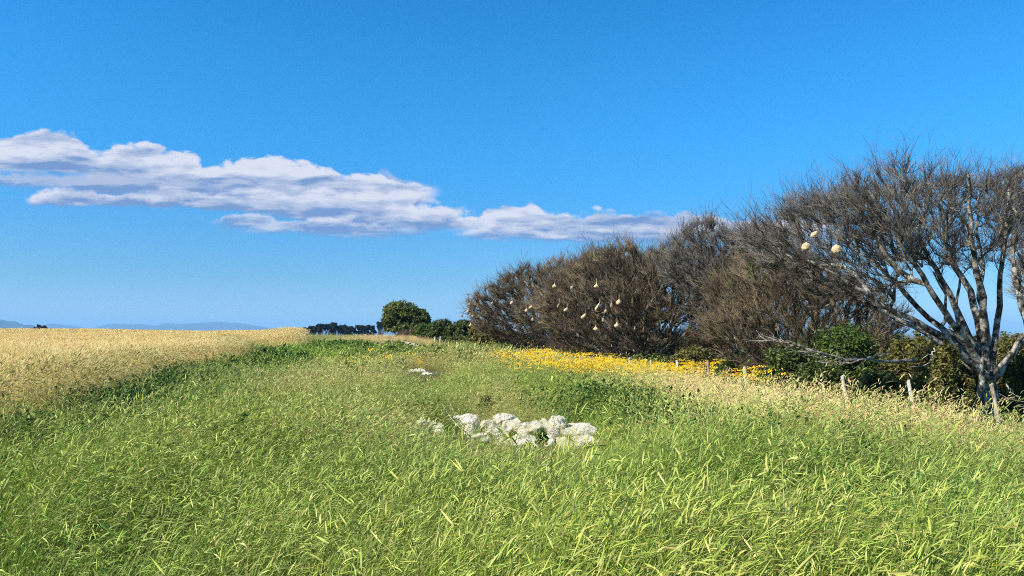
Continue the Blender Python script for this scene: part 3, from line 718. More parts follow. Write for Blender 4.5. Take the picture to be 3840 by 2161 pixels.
T2, _ = bare_tree('bare_tree', 20.5, (3960, 1530), [(3770,900),(3760,780),(3800,690),(3880,630),(4080,600),(4280,700),(4350,900),(4200,1100),(3980,1150),(3840,1100)],
  [(.26, [(3950,1450,0)]), (.13, [(3940,1440,0),(3880,1300,0),(3850,1150,.2),(3840,1000,.4),(3830,850,.4)]), (.12, [(3950,1440,0),(3900,1280,-.4),(3920,1100,-.6),(3960,900,-.8)]), (.12, [(3960,1440,0),(4060,1250,.3),(4120,1050,.5)]),
   (.07, [(3900,1330,-.5),(3820,1290,-.8),(3790,1200,-1.0),(3770,1080,-1.0)])],
  1100, 11000, 2, BT, hd=2.4, twr=.0075, tip=.0065, label='dark bare tree cut off by the right edge of the view')
T3, _ = bare_tree('bare_tree', 34.0, (2800, 1400), [(2480,1010),(2510,900),(2590,845),(2660,825),(2740,860),(2790,880),(2850,840),(2930,880),(3010,950),(3060,1050),(2980,1130),(2820,1160),(2660,1150),(2520,1090)],
  [(.20, [(2790,1330,0)]), (.10, [(2780,1310,0),(2740,1200,0),(2700,1080,-.3),(2660,960,-.4)]), (.09, [(2800,1310,0),(2830,1180,.4),(2850,1050,.5),(2850,930,.5)]), (.08, [(2790,1300,0),(2680,1250,-.6),(2580,1150,-.9),(2540,1050,-1)]), (.08, [(2800,1310,0),(2900,1200,.5),(2980,1100,.6)])],
  1500, 14000, 3, BT, hd=3.2, twr=.0095, tip=.009, twl=(.2, .5), label='mid height grey bare tree with upright forked tips behind the nest tree')
T4, _ = bare_tree('thorn_thicket', 28.8, (2980, 1430), [(2620,1080),(2700,1010),(2800,975),(2920,960),(3080,985),(3220,1050),(3320,1150),(3380,1260),(3300,1380),(3060,1420),(2850,1400),(2700,1320),(2640,1220)],
  [(.14, [(2975,1390,0)]), (.07, [(2970,1380,0),(2900,1280,-.4),(2830,1180,-.7)]), (.07, [(2980,1380,0),(3060,1260,.4),(3150,1180,.5)]), (.06, [(2970,1380,0),(2990,1250,0),(2980,1120,0)])],
  2200, 27000, 4, BB, hd=3.0, twr=.0095, tip=.009, twl=(.18, .45), edge=2, label='low tangle of grey brown twigs below the tall bare tree', cat='thicket')
T5, _ = bare_tree('thorn_thicket', 42.0, (2400, 1375), [(1930,1240),(1980,1150),(2040,1070),(2110,1005),(2190,965),(2260,945),(2320,925),(2440,925),(2540,930),(2640,945),(2760,960),(2840,1050),(2860,1200),(2800,1350),(2500,1385),(2250,1370),(2080,1300),(2010,1180)],
  [(.16, [(2400,1330,0)]), (.08, [(2395,1320,0),(2320,1220,-.5),(2240,1110,-.9)]), (.08, [(2405,1320,0),(2470,1200,.4),(2500,1080,.5)]), (.07, [(2400,1320,0),(2380,1180,0),(2370,1060,0)]), (.07, [(2400,1330,0),(2560,1260,-.3),(2640,1160,-.5)])],
  3300, 44000, 5, BB, hd=3.4, twr=.0125, tip=.011, twl=(.22, .55), edge=2, label='wide brown thorn thicket hung with the most nests, centre right', cat='thicket')
T6, _ = bare_tree('thorn_thicket', 50.0, (2110, 1345), [(1745,1190),(1775,1130),(1830,1075),(1920,1035),(2020,1005),(2120,980),(2240,960),(2400,950),(2480,1000),(2500,1180),(2440,1330),(2150,1350),(1960,1330),(1850,1280),(1790,1235)],
  [(.16, [(2110,1310,0)]), (.08, [(2105,1300,0),(2020,1220,-.5),(1920,1140,-.9)]), (.08, [(2110,1300,0),(2150,1200,.4),(2180,1080,.5)]), (.07, [(2105,1300,0),(2060,1180,0),(2030,1080,0)]), (.06, [(2105,1310,0),(1980,1270,-.4),(1860,1200,-.7)])],
  2900, 36000, 6, BB, hd=3.6, twr=.0145, tip=.012, twl=(.25, .6), edge=2, drift=(-.4, 0, .6), label='leftmost brown thorn thicket, tapering to thin twigs over the hedge', cat='thicket')

# bleached low limb trailing left in front of the green shrub
def limb(name, pts, Y, r0, mat, seed, label, cat, twn=40):
    r = np.random.default_rng(seed); W_ = [P(u, v, Y+dy) for u, v, dy in pts]; c_ = W_[0].copy()
    pp = []
    for i in range(len(W_)-1):
        for k in range(6): pp.append(W_[i]+(W_[i+1]-W_[i])*k/6+r.normal(0, .02, 3))
    pp.append(W_[-1]); pp = np.array(pp); rr = r0*(1-np.linspace(0, .88, len(pp)))
    V, F = sweep(pp, rr, 7, seed); VV, FF, off = [V], [F], len(V)
    ids = r.integers(len(pp)//4, len(pp), twn); p = pp[ids]; d = nrm(np.array([-1., 0, .12])+r.normal(0, .28, (twn, 3))); L = r.uniform(.2, .6, twn)
    for s_ in range(4):
        q = p+d*(L/4)[:, None]; V, F = prisms(p, q, np.full(twn, .009*(1-.2*s_)), np.full(twn, .009*(.8-.2*s_)+.001), 4); VV.append(V); FF.append(F+off); off += len(V)
        p = q; d = nrm(d+r.normal(0, .25, (twn, 3)))
    o = obj(name, mesh(name, np.concatenate(VV)-c_, np.concatenate(FF), mat, smooth=True), loc=tuple(c_)); return tag(o, label, cat)
limb('dead_branch', [(3420,1352,.3),(3300,1355,0),(3180,1350,-.2),(3080,1325,-.4),(3000,1298,-.5),(2930,1275,-.5),(2865,1280,-.5)], 19.5, .045, M['bonebark'], 3, 'long bleached dead branch reaching left across the green shrub', 'branch', 46)
limb('dead_branch', [(3330,1325,.2),(3240,1345,0),(3150,1368,-.1),(3110,1360,-.1)], 19.2, .03, M['bonebark'], 4, 'short bleached branch crossing just under the long dead one', 'branch', 14)
limb('dead_branch', [(3505,1300,0),(3500,1330,0),(3485,1362,.1)], 16.8, .016, M['bonebark'], 5, 'thin pale stick hanging below the tall bare tree', 'branch', 2)
limb('dead_branch', [(3775,1440,0),(3790,1470,0),(3835,1500,0),(3870,1520,0)], 15.6, .015, M['bonebark'], 6, 'thin pale forked stick at the right edge beside the trunk', 'branch', 3)

# ------------------------------------------------------------------ leafy shrubs, hedge, trees
def leaves(C_, Rr, n, size, r, shell=.55, aspect=2.0, clump=.28, nclump=90):
    """small leaf faces spread in clumps through an ellipsoid (centre C_, radii Rr)"""
    cd = nrm(r.normal(0, 1, (nclump, 3))); cd[:, 2] = np.where(cd[:, 2] < -.5, -cd[:, 2], cd[:, 2]); rad = shell+(1-shell)*r.uniform(0, 1, (nclump, 1))**.5
    cc_ = cd*rad; w_ = r.uniform(.5, 1.4, nclump); w_ /= w_.sum(); k = r.choice(nclump, n, p=w_)
    off = nrm(r.normal(0, 1, (n, 3)))*clump*r.uniform(.2, 1.0, (n, 1))*r.uniform(.6, 1.3, (nclump, 1))[k]
    p = (cc_[k]+off)*np.array(Rr)+np.array(C_)
    nn = nrm(off+.35*cd[k]+r.normal(0, .5, (n, 3))+np.array([0, 0, .25])); s = nrm(np.cross(nn, r.normal(0, 1, (n, 3)))); t_ = np.cross(nn, s)
    sz = size*r.uniform(.6, 1.35, (n, 1)); a = s*sz; b = t_*sz/aspect
    V = np.stack([p-a, p-b*.9+nn*sz*.15, p+a, p+b*.9+nn*sz*.15], 1).reshape(-1, 3)
    return V, np.arange(n*4).reshape(-1, 4)
def leafy_thing(name, base, blobs, leaf, n, mat, seed, stem_r=.06, nst=6, trunk=False, label='', cat='shrub', group=None, shell=.55, clump=.28, ncl=90, stemmat=None):
    """blobs: (dx,dy,dz, rx,ry,rz) relative to base; foliage plus forking stems that reach the blobs"""
    r = np.random.default_rng(seed); root = empty(name, base); tot = sum(b[3]*b[5]+b[3]*b[4] for b in blobs)
    VV, FF, off = [], [], 0
    for b in blobs:
        k = max(60, int(n*(b[3]*b[5]+b[3]*b[4])/tot)); V, F = leaves(b[:3], b[3:], k, leaf, r, shell, 1.9, clump, ncl); VV.append(V); FF.append(F+off); off += len(V)
    obj('crown' if trunk else 'foliage', mesh('foliage', np.concatenate(VV), np.concatenate(FF), mat), root)
    SV, SF, so_ = [], [], 0
    for b in blobs:
        for i in range(nst if not trunk else 3):
            tgt_ = np.array(b[:3])+nrm(r.normal(0, 1, 3))*np.array(b[3:])*.7; st = np.array([r.normal(0, .08), r.normal(0, .08), -.1]) if trunk else np.array([b[0]*.7+r.normal(0, .2*b[3]), b[1]*.7+r.normal(0, .1), -.1])
            mid = st*.5+tgt_*.5+np.array([0, 0, .15])*np.linalg.norm(tgt_-st); tt = np.linspace(0, 1, 7)[:, None]
            pts = (1-tt)**2*st+2*tt*(1-tt)*mid+tt**2*tgt_; V, F = sweep(pts, stem_r*np.linspace(1, .25, 7), 6, seed+i); SV.append(V); SF.append(F+so_); so_ += len(V)
    obj('trunk' if trunk else 'stem', mesh('stem', np.concatenate(SV), np.concatenate(SF), stemmat or M['bark'], smooth=True), root)
    return tag(root, label, cat, group)
def at_px(u, v_base, Y): 
    a, _ = ray(u, v_base); return (a*Y, Y, float(H(a*Y, Y)))
# shrubs behind the fence: (u centre, v top, width px, Y, kind, label)
SHR = [
 (3170,1228,340,22.0,'g','bright green dense shrub behind the long bleached dead branch'),
 (2960,1300,250,21.5,'d','dark green shrub left of the bright green one, under the twig tangle'),
 (3420,1262,280,20.8,'o','olive shrub standing behind the left leaning limbs of the tall bare tree'),
 (3060,1370,260,20.0,'d','low dark shrub behind the pale post left of the dead branch end'),
 (3290,1400,260,18.6,'d','dark shrub between the two nearest white posts'),
 (3560,1255,230,19.6,'o','tall olive brown shrub left of the thick forked trunk'),
 (3500,1400,240,17.6,'d','dark shrub low on the left side of the thick trunk'),
 (3640,1290,150,18.9,'o','narrow dark shrub pressed against the left of the thick trunk'),
 (3800,1262,220,21.0,'o','olive shrub behind the thick trunk on its right side'),
 (3550,1305,150,15.4,'o','olive shrub in front of the lowest leaning limbs, touching the trunk on its left'),
 (3830,1350,170,17.8,'d','dark green bush right of the thick trunk at the edge of view'),
 (2800,1330,200,29.0,'d','dark shrub behind the brown fence post'),
 (2600,1310,220,34.0,'o','brownish olive shrub below the mid height bare tree'),
 (2440,1330,190,38.5,'d','dark low shrub at the foot of the widest thicket'),
 (2300,1335,170,42.5,'o','olive low shrub behind the yellow flowers, left of the first white post'),
 (2135,1298,150,46.5,'g','bright green round shrub beneath the leftmost thicket'),
 (2010,1315,120,48.0,'d','small dark shrub left of the bright green round one'),
 (1905,1290,150,52.0,'o','yellow olive shrub under the left tip of the thickets'),
]
KM = {'g': M['leaf_green'], 'd': M['leaf_dark'], 'o': M['leaf_olive']}
for i, (u, vt, wpx, Y, kd, lb) in enumerate(SHR):
    Y = Y+(1.8 if Y < 30 else .8); b = at_px(u, 1400, Y); ht = float(P(u, vt, Y)[2])-b[2]; hw = wpx/3.75/768*Y/2; r = np.random.default_rng(300+i)
    bl = [(0, 0, ht*.52, hw*.8, hw*.65, ht*.5)]
    for k in range(4): bl.append((r.uniform(-.7, .7)*hw, r.uniform(-.5, .5)*hw, ht*r.uniform(.25, .55), hw*.55, hw*.5, ht*r.uniform(.25, .42)))
    leafy_thing('shrub', b, bl, .030+.0014*Y, 11000, KM[kd], 400+i, .03, 4, label=lb, group='shrubs along the far side of the fence')
# hedge bushes beyond the bend of the fence
HED = [(1595,1214,110,66,'g','pale topped green bush next to the round tree, at its right foot'),(1665,1200,120,62,'d','dark green hedge bush behind the two white posts'),
       (1745,1202,130,60,'d','dark green hedge bush in the middle of the hedge'),(1810,1212,120,57,'o','olive hedge bush at the right end of the hedge'),(1840,1245,120,54,'o','low yellowish bush in front of the hedge end'),(1700,1262,130,57,'d','low dark bush with its foot in the dry grass below the hedge')]
for i, (u, vt, wpx, Y, kd, lb) in enumerate(HED):
    b = at_px(u, 1300, Y); ht = float(P(u, vt, Y)[2])-b[2]; hw = wpx/3.75/768*Y/2; r = np.random.default_rng(500+i)
    bl = [(0, 0, ht*.5, hw*.85, hw*.7, ht*.48)]+[(r.uniform(-.8, .8)*hw, r.uniform(-.5, .5)*hw, ht*r.uniform(.25, .55), hw*.5, hw*.5, ht*r.uniform(.25, .4)) for k in range(4)]
    leafy_thing('hedge_bush', b, bl, .12, 6000, KM[kd], 600+i, .04, 4, label=lb, cat='bush', group='bushes of the hedge beyond the fence bend')
# round evergreen tree on the crest
b = at_px(1515, 1260, 84); s_ = 84/768/3.75
def rel(u, v, rx, rz, ry=None, Y=84, bb=None):
    p = P(u, v, Y); return (p[0]-bb[0], 0, p[2]-bb[2], rx*Y/768/3.75, (ry or rx)*Y/768/3.75, rz*Y/768/3.75)
leafy_thing('round_tree', b, [rel(1505,1185,68,52,bb=b), rel(1470,1200,40,55,bb=b), rel(1555,1200,55,45,bb=b), rel(1590,1225,34,32,bb=b), rel(1530,1232,70,30,bb=b), rel(1475,1232,32,28,bb=b)], .15, 20000, M['leaf_round'], 77, .16, trunk=True, label='dense rounded dark green tree standing alone on the crest', cat='tree', clump=.22, ncl=130)
# dry brush left of the hedge with pale stems
r = np.random.default_rng(8)
for i, (u, vt, wpx, Y) in enumerate([(1560,1232,90,78), (1520,1240,60,80)]):
    b = np.array(at_px(u, 1270, Y)); ht = float(P(u, vt, Y)[2])-b[2]; hw = wpx/3.75/768*Y/2; n = 900
    p = np.stack([r.uniform(-hw, hw, n), r.uniform(-.8, .8, n), np.zeros(n)], 1); d = nrm(r.normal(0, .35, (n, 3))+np.array([0, 0, 1.])); L = ht*r.uniform(.5, 1.05, n); VV, FF, off = [], [], 0
    for s_ in range(3):
        q = p+d*(L/3)[:, None]; V, F = prisms(p, q, np.full(n, .022*(1-.25*s_)), np.full(n, .022*(.75-.25*s_)+.002), 3); VV.append(V); FF.append(F+off); off += len(V); p = q; d = nrm(d+r.normal(0, .35, (n, 3)))
    tag(obj('dry_brush', mesh('dry_brush', np.concatenate(VV), np.concatenate(FF), M['twigb']), loc=tuple(b)), ['larger clump of dry brown brush at the foot of the round tree', 'smaller clump of dry brown brush right under the round tree crown'][i], 'brush')
# far flat topped trees on the horizon
def far_tree(u, vt, wpx, Y, seed, label):
    r = np.random.default_rng(seed); b = at_px(u, 1255, Y); k_ = Y/768/3.75; hw = wpx*k_/2; top = float(P(u, vt, Y)[2])-b[2]; bl = []
    for j in range(7):
        f = r.uniform(-.8, .8); bl.append((f*hw, r.uniform(-.5, .5)*hw, top-2.2*k_*4*(.35+abs(f)*.9+r.uniform(0, 1.3)), hw*r.uniform(.22, .42), hw*.4, k_*r.uniform(4, 8)))
    for j in range(4): bl.append((r.uniform(-.7, .7)*hw, 0, top-r.uniform(18, 34)*k_, hw*r.uniform(.2, .35), hw*.4, k_*r.uniform(4, 8)))
    return leafy_thing('far_tree', b, bl, .55, 2600, M['leaf_far'], seed, .28, trunk=True, label=label, cat='tree', group='dark trees on the horizon', clump=.5, ncl=16, stemmat=M['twig'])
for i, (u, vt, w_, lb) in enumerate([(1138,1231,46,'lowest flat topped dark tree, first from the left on the horizon'),(1168,1223,30,'small dark domed tree second from the left on the horizon'),
    (1205,1215,56,'dark tree with two knobs on top, third from the left on the horizon'),(1245,1213,60,'dark tree with the highest top of the left horizon row'),(1285,1217,56,'flat topped dark tree right of the highest in the left row'),
    (1312,1226,40,'thin drooping dark tree ending the left horizon row'),(1352,1219,46,'dark open crowned tree starting the right horizon row'),(1392,1220,56,'broad dark tree in the middle of the right horizon row'),(1425,1208,44,'dark tree partly behind the round tree')]):
    far_tree(u, vt, w_, 330+i*6, 900+i, lb)
leafy_thing('far_bush', at_px(153, 1240, 330), [(0, 0, float(P(153, 1242, 330)[2])-at_px(153, 1240, 330)[2], 2.7, 2.4, 2.3)], .45, 2600, M['leaf_far'], 950, .2, trunk=True, label='lone dark domed bush on the wheat horizon at far left', cat='bush', clump=.3, ncl=30)
leafy_thing('green_sprig', tuple(P(2835, 1010, 28)), [(-.1, 0, .1, .22, .2, .26), (.05, 0, .3, .2, .2, .15), (-.2, 0, -.2, .12, .1, .16)], .07, 320, M['leaf_green'], 951, .01, 2, label='bright green leafy sprig high in the grey thicket', cat='plant')

# ------------------------------------------------------------------ weaver nests
def nest(u, v, Y, size, kind, label, neck=.6, tilt=0.0, old=False, stub=.25):
    r = np.random.default_rng(int(u*7+v)); c_ = P(u, v, Y); root = empty('weaver_nest', tuple(c_)); k = 16
    prof = {'ball': [(0, -.46), (.22, -.44), (.40, -.33), (.51, -.10), (.50, .12), (.40, .31), (.24, .42), (.11, .47), (.05, .50), (.02, .56)],
            'round': [(0, -.50), (.26, -.47), (.43, -.32), (.50, -.08), (.47, .14), (.36, .32), (.20, .46), (.09, .58), (.04, .58+neck*.35), (.02, .58+neck)],
            'onion': [(0, -.42), (.30, -.40), (.48, -.28), (.52, -.08), (.42, .10), (.27, .26), (.15, .42), (.07, .62), (.03, .75+neck*.3), (.015, .75+neck)],
            'long': [(0, -.75), (.15, -.70), (.26, -.45), (.33, -.15), (.33, .12), (.24, .36), (.14, .55), (.06, .72), (.03, .9), (.015, .9+neck*.5)]}[kind]
    V = []
    for i, (rr, z) in enumerate(prof):
        for j in range(k):
            an = j*2*math.pi/k; f = 1+.50*(vnoise(np.array(math.cos(an)*1.5+u), np.array(z*4+math.sin(an)*1.5), 3)-.5)+r.normal(0, .03)
            V.append((rr*f*math.cos(an)+tilt*z, rr*f*math.sin(an)*.9, z+.05*math.sin(an*2+u)*rr))
    V = np.array(V)*size; F = [[i*k+j, i*k+(j+1) % k, (i+1)*k+(j+1) % k, (i+1)*k+j] for i in range(len(prof)-1) for j in range(k)]
    mt = M['nest_grey'] if old else M['nest']
    NV, NF = V, np.array(F)
    # stray straws all over the weave
    n = 60; a = r.uniform(0, 6.283, n); zz = r.uniform(-.45, .35, n); i0 = np.interp(zz, [p[1] for p in prof], [p[0] for p in prof])
    p = np.stack([i0*np.cos(a)+tilt*zz, i0*np.sin(a)*.9, zz], 1)*size; d = nrm(np.stack([np.cos(a), np.sin(a), r.normal(-.6, .7, n)], 1)+r.normal(0, .7, (n, 3)))
    V, F = prisms(p, p+d*size*r.uniform(.08, .24, (n, 1)), np.full(n, size*.016), np.full(n, size*.008), 3)
    obj('nest_body', mesh('nest_body', np.concatenate([NV, V]), np.concatenate([NF, F+len(NV)]), mt, smooth=True), root)
    # entrance hollow on the underside, towards the viewer
    hv = []; 
    for i, (rr, dz) in enumerate([(.0, .0), (.13, .0), (.17, -.05), (.18, -.10)]):
        for j in range(12):
            an = j*math.pi/6; hv.append((rr*math.cos(an)+.12, -.20+rr*math.sin(an)*.8, -.40+dz+.03))
    F = [[i*12+j, i*12+(j+1) % 12, (i+1)*12+(j+1) % 12, (i+1)*12+j] for i in range(3) for j in range(12)]
    obj('entrance', mesh('entrance', np.array(hv)*size, np.array(F), M['hole'], smooth=True), root)
    tag(root, label, 'nest', 'weaver nests hanging in the bare trees'); return root
NESTS = [
 (3022,925,15.2,.235,'ball','ragged straw nest, lower left of the three in the tall bare tree',False,.1),
 (3056,880,15.4,.20,'ball','pale shaggy nest, uppermost of the three in the tall bare tree',False,.35),
 (3137,935,15.0,.26,'ball','largest golden round nest, rightmost of the three in the tall bare tree',False,0),
 (2237,1073,33.6,.30,'onion','white onion shaped nest with a sharp point, highest in the wide thicket',False,0),
 (2080,1073,40.8,.32,'onion','pale round nest with a thin neck, highest of the leftmost thicket',False,0),
 (2146,1078,36.0,.26,'round','half hidden pinkish nest between the two highest of the thickets',True,.2),
 (2320,1134,33.2,.32,'round','bright white egg shaped nest furthest right in the thickets',False,.15),
 (2293,1145,33.4,.24,'long','greyish drop shaped nest just left of the bright egg shaped one',True,0),
 (2241,1150,33.4,.32,'long','long slanting tan nest in the middle of the wide thicket',False,.5),
 (2271,1168,33.5,.22,'round','small grey nest just below the drop shaped one',True,.1),
 (2189,1187,33.8,.29,'round','white nest tipped to the left, on its own below the slanting one',False,.5),
 (2262,1200,33.4,.22,'long','slim pale nest hanging on a long twig, low in the wide thicket',True,0),
 (2313,1220,33.2,.30,'onion','cream nest with a dark mouth, low right in the wide thicket',False,.1),
 (2234,1233,33.5,.27,'onion','orange brown torn nest, lowest in the wide thicket',False,-.1),
 (2123,1162,40.6,.30,'round','lumpy white nest in the right half of the leftmost thicket',False,.4),
 (2094,1146,40.8,.24,'long','faint pinkish nest just left above the lumpy white one',True,.3),
 (1990,1153,41.4,.25,'round','cream nest, upper of the close pair in the leftmost thicket',False,.3),
 (1974,1165,41.4,.25,'round','tan ball nest, lower of the close pair in the leftmost thicket',False,0),
 (1919,1136,41.8,.26,'round','tan ball nest alone left of the close pair',False,.2),
 (1846,1138,42.4,.22,'round','faint brown nest at the thin left end of the leftmost thicket',True,0),
 (1998,1199,41.2,.24,'round','dull grey brown nest below the close pair',True,0),
 (1760,1142,42.8,.22,'round','small dark nest against the sky, topmost at the left tip',True,0),
 (1731,1185,43.0,.22,'round','small grey nest furthest left of all, alone against the sky',True,0),
 (1754,1167,42.9,.22,'round','tan nest at the upper end of the cluster at the left tip',False,.2),
 (1762,1181,42.8,.20,'onion','brown nest in the middle of the cluster at the left tip',True,.2),
 (1773,1186,42.8,.19,'round','brown nest at the lower right end of the cluster at the left tip',True,0),
 (1765,1220,42.5,.26,'onion','cream nest low in front of the dark hedge, under the left tip',False,0)]
tw = []
for u, v, Y, s, kd, lb, old, tl in NESTS:
    dY = 0 if u > 2900 else (4.4 if Y < 39 else (38.2-Y if u > 1960 else 4.2)); s *= (Y+dY)/Y; Y += dY
    s *= (.70 if u > 2900 else .68); nest(u, v, Y, s, kd, lb, neck=.25, tilt=tl, old=old)
    top = P(u, v, Y)+np.array([tl*.9, 0, 1.0])*s; tw.append((top, Y, u))
# the twigs the nests hang from belong to their trees
def hangers(tree, sel, toward, seed):
    r = np.random.default_rng(seed); VV, FF, off = [], [], 0
    b0 = np.array(tree.location)
    for top, Y, u in sel:
        a = top+np.array([0, 0, -.1]); e_ = top+np.array([toward[0]*r.uniform(.7, 1.1), toward[1], toward[2]*r.uniform(.5, 1)]); n = 9; tt = np.linspace(0, 1, n)[:, None]
        pp = a+(e_-a)*tt+np.array([0, 0, .25])*np.sin(tt*math.pi)*np.linalg.norm(e_-a)*.5
        k_ = .0035+.00022*Y; V, F = sweep(pp, np.linspace(k_, k_*2.2, n), 5, seed); obj('nest_twig', mesh('nest_twig', V-b0, F, M['twig']), tree)
hangers(T1, [t_ for t_ in tw if t_[2] > 2900], (.4, .8, .15), 1)
hangers(T5, [t_ for t_ in tw if 1960 < t_[2] < 2900], (.15, 1.1, .22), 2)
hangers(T6, [t_ for t_ in tw if t_[2] < 1960], (.5, 1.3, .2), 3)

# ------------------------------------------------------------------ fence posts
def post(x, y, h, r0, lean, ly, mat, label, seed, zoff=0.0, bs_=False):
    r = np.random.default_rng(seed); z = float(H(x, y)); n = 12; tt = np.linspace(-.06, 1, n)
    pts = np.stack([lean*tt*h+.012*np.sin(tt*7+seed), ly*tt*h+.01*np.cos(tt*5+seed), tt*h+zoff], 1)
    rr = r0*(1.05-.22*tt+.07*np.sin(tt*11+seed)); V, F = sweep(pts, rr, 9, seed)
    # slanted sawn top
    top = V[-9:].copy(); c_ = top.mean(0)+np.array([0, 0, .01]); V = np.concatenate([V, [c_]]); k = len(V)-1
    V[-10:-1, 2] += (V[-10:-1, 0]-c_[0])*r.uniform(-.5, .5)
    T_ = np.array([[k-9+j, k-9+(j+1) % 9, k] for j in range(9)])
    return tag(obj('fence_post', mesh('fence_post', V, [F, T_], mat, smooth=False), loc=(x, y, z)), label, 'fence post', 'wooden fence posts in the grass')
# (u, v of the top, Y, width px, lean, material, label)
PST = [(3718,1442,15.0,22,-.16,'postt','thick weathered split post leaning against the trunk, nearest of the row'),
 (3408,1428,17.4,20,-.11,'post','white post left of the thick trunk, second nearest of the row'),
 (3160,1410,20.0,19,-.12,'post','white post before the dark shrub, below the dead branch'),
 (2792,1376,25.4,17,-.06,'post','short knobbly white post right of the brown one'),
 (2656,1355,28.6,14,-.03,'postb','brown wooden post among the yellow flowers'),
 (2537,1352,31.8,15,-.07,'post','white post rising from the thickest yellow flowers'),
 (2440,1352,34.6,10,-.04,'post','slim greyish post left of the thickest flowers'),
 (2360,1343,37.2,11,-.03,'post','white post with a forked top among flowers'),
 (2293,1334,40.2,10,-.02,'post','white post at the left end of the flower bank'),
 (2108,1345,44.0,8,-.06,'post','short pale post in front of the bright green round shrub'),
 (1937,1312,45.5,7,0,'post','thin pale post third from the right under the left tip of the thickets'),
 (1907,1308,46.5,8,0,'post','thin white post next to the short one with a yellow flower'),
 (1878,1306,47.5,8,0,'post','short white post with a yellow flower at its foot'),
 (1783,1306,50.0,7,-.05,'post','faint pale post in the dry grass, right of two'),
 (1763,1305,50.8,7,0,'post','faint pale post in the dry grass, left of two'),
 (1730,1298,51.6,6,0,'post','thin pale post beneath the orange patch, right of its pair'),
 (1713,1296,52.2,6,0,'post','thin pale post beneath the orange patch, left of its pair'),
 (1671,1274,53.0,7,0,'postb','dark thin post right of the two tall white ones'),
 (1651,1262,54.5,8,0,'post','tall white post, right of two in front of the dark hedge'),
 (1630,1264,57.0,8,-.06,'post','tall white post leaning left in front of the dark hedge'),
 (1602,1247,68.0,6,0,'post','small pale post at the right end of the dry brush'),
 (1576,1240,73.0,7,0,'post','pale post in the middle of the dry brush'),
 (1559,1240,77.0,5,0,'post','thin grey post just left of the middle one in the brush'),
 (1538,1238,80.0,7,0,'post','pale post at the left of the dry brush')]
for i, (u, v, Y, wp, ln, mt, lb) in enumerate(PST):
    p = P(u, v, Y); h = p[2]-float(H(p[0], p[1])); h = max(h, .7); x = p[0]-ln*h; h = p[2]-float(H(x, Y)); 
    post(x, Y, max(h, .5), wp*.74/3.75/768*Y/2, ln, 0, M[mt], lb, 40+i)

# ------------------------------------------------------------------ limestone rocks
def rock(u, v, Y, wpx, hpx, seed, label, group):
    r = np.random.default_rng(seed); c_ = P(u, v, Y); k = Y/768/3.75; rx, rz = wpx*k/2, hpx*k/2; ry = rx*r.uniform(.7, 1.0)
    bm = bpy.data.meshes.new('x'); import bmesh
    b = bmesh.new(); bmesh.ops.create_icosphere(b, subdivisions=4, radius=1); V = np.array([v_.co[:] for v_ in b.verts]); F = np.array([[q.index for q in f.verts] for f in b.faces]); b.free(); bpy.data.meshes.remove(bm)
    N_ = nrm(r.normal(0, 1, (15, 3))); off = r.uniform(.60, .92, 15)          # chip flat facets
    for n_, o_ in zip(N_, off):
        d = V@n_; k_ = d > o_; V[k_] -= n_*(d[k_]-o_)[:, None]*.93
    f = 1+.10*(vnoise(V[:, 0]*3+seed, V[:, 1]*3+V[:, 2]*2.3, seed)-.5)*2+.07*(vnoise(V[:, 0]*9+V[:, 2]*7, V[:, 1]*9+seed, seed)-.5)*2
    f = f*(1+.16*(vnoise(V[:, 0]*2+seed*1.7, V[:, 2]*2+V[:, 1]*1.5, seed+5)-.5)*2); V = V*f[:, None]*np.array([rx, ry, rz*1.0])*1.2
    return tag(obj('rock', mesh('rock', V, F, M['rock']), loc=tuple(c_)), label, 'rock', group)
g1 = 'white rocks of the near heap'; g2 = 'white rocks of the far heap'
RK = [(1580,1606,10.8,60,74,'small upright rock at the left end of the near heap, apart from it'),(1618,1602,10.9,46,54,'small rock right beside the leftmost one'),(1650,1610,10.8,38,36,'little pinkish rock between the leftmost pair and the heap'),
 (1752,1582,11.3,84,48,'flat grey topped rock, upper left of the near heap'),(1772,1622,10.9,52,66,'upright rock under the flat grey topped one'),(1805,1648,10.6,60,46,'low rock half in grass at the left foot of the heap'),
 (1825,1592,11.3,54,40,'small broken rock in the dark gap of the heap'),(1888,1574,11.4,88,48,'highest rock, big rounded slab on top of the near heap'),(1862,1618,11.0,80,56,'rock below left of the highest slab'),
 (1925,1604,11.0,76,56,'blocky rock right under the highest slab'),(1995,1612,10.9,112,58,'wide long rock in the middle of the near heap'),(2048,1606,10.9,54,60,'narrow rock between the wide one and the tall one'),
 (2086,1606,10.8,80,92,'tall smooth pointed rock right of the middle'),(1960,1658,10.5,100,52,'wide low rock in front of the middle of the heap'),(2035,1660,10.5,84,50,'low rock in front under the narrow one'),
 (1890,1662,10.5,60,40,'low rock in front, left of the wide low one'),(2105,1664,10.5,70,44,'low rock at the foot of the tall pointed one'),(2168,1622,10.8,120,66,'large rounded boulder at the right end of the near heap'),(2195,1658,10.5,90,50,'low rock under the large right boulder')]
for i, (u, v, Y, w_, h_, lb) in enumerate(RK): rock(u, v, Y, w_, h_, 100+i, lb, g1)
RK2 = [(1405,1407,26.5,34,22,'left rock of the small pair left of the far heap'),(1432,1400,26.8,22,14,'tiny right rock of the small pair left of the far heap'),(1520,1408,26.0,50,24,'low rock at the left side of the far heap'),(1565,1398,26.4,66,30,'highest slab of the far heap'),
 (1600,1410,25.8,54,24,'sloping slab at the right side of the far heap'),(1555,1418,25.5,46,18,'low front rock of the far heap'),(1625,1420,25.6,24,14,'small rock at the right tail of the far heap')]
for i, (u, v, Y, w_, h_, lb) in enumerate(RK2): rock(u, v, Y, w_, h_, 140+i, lb, g2)

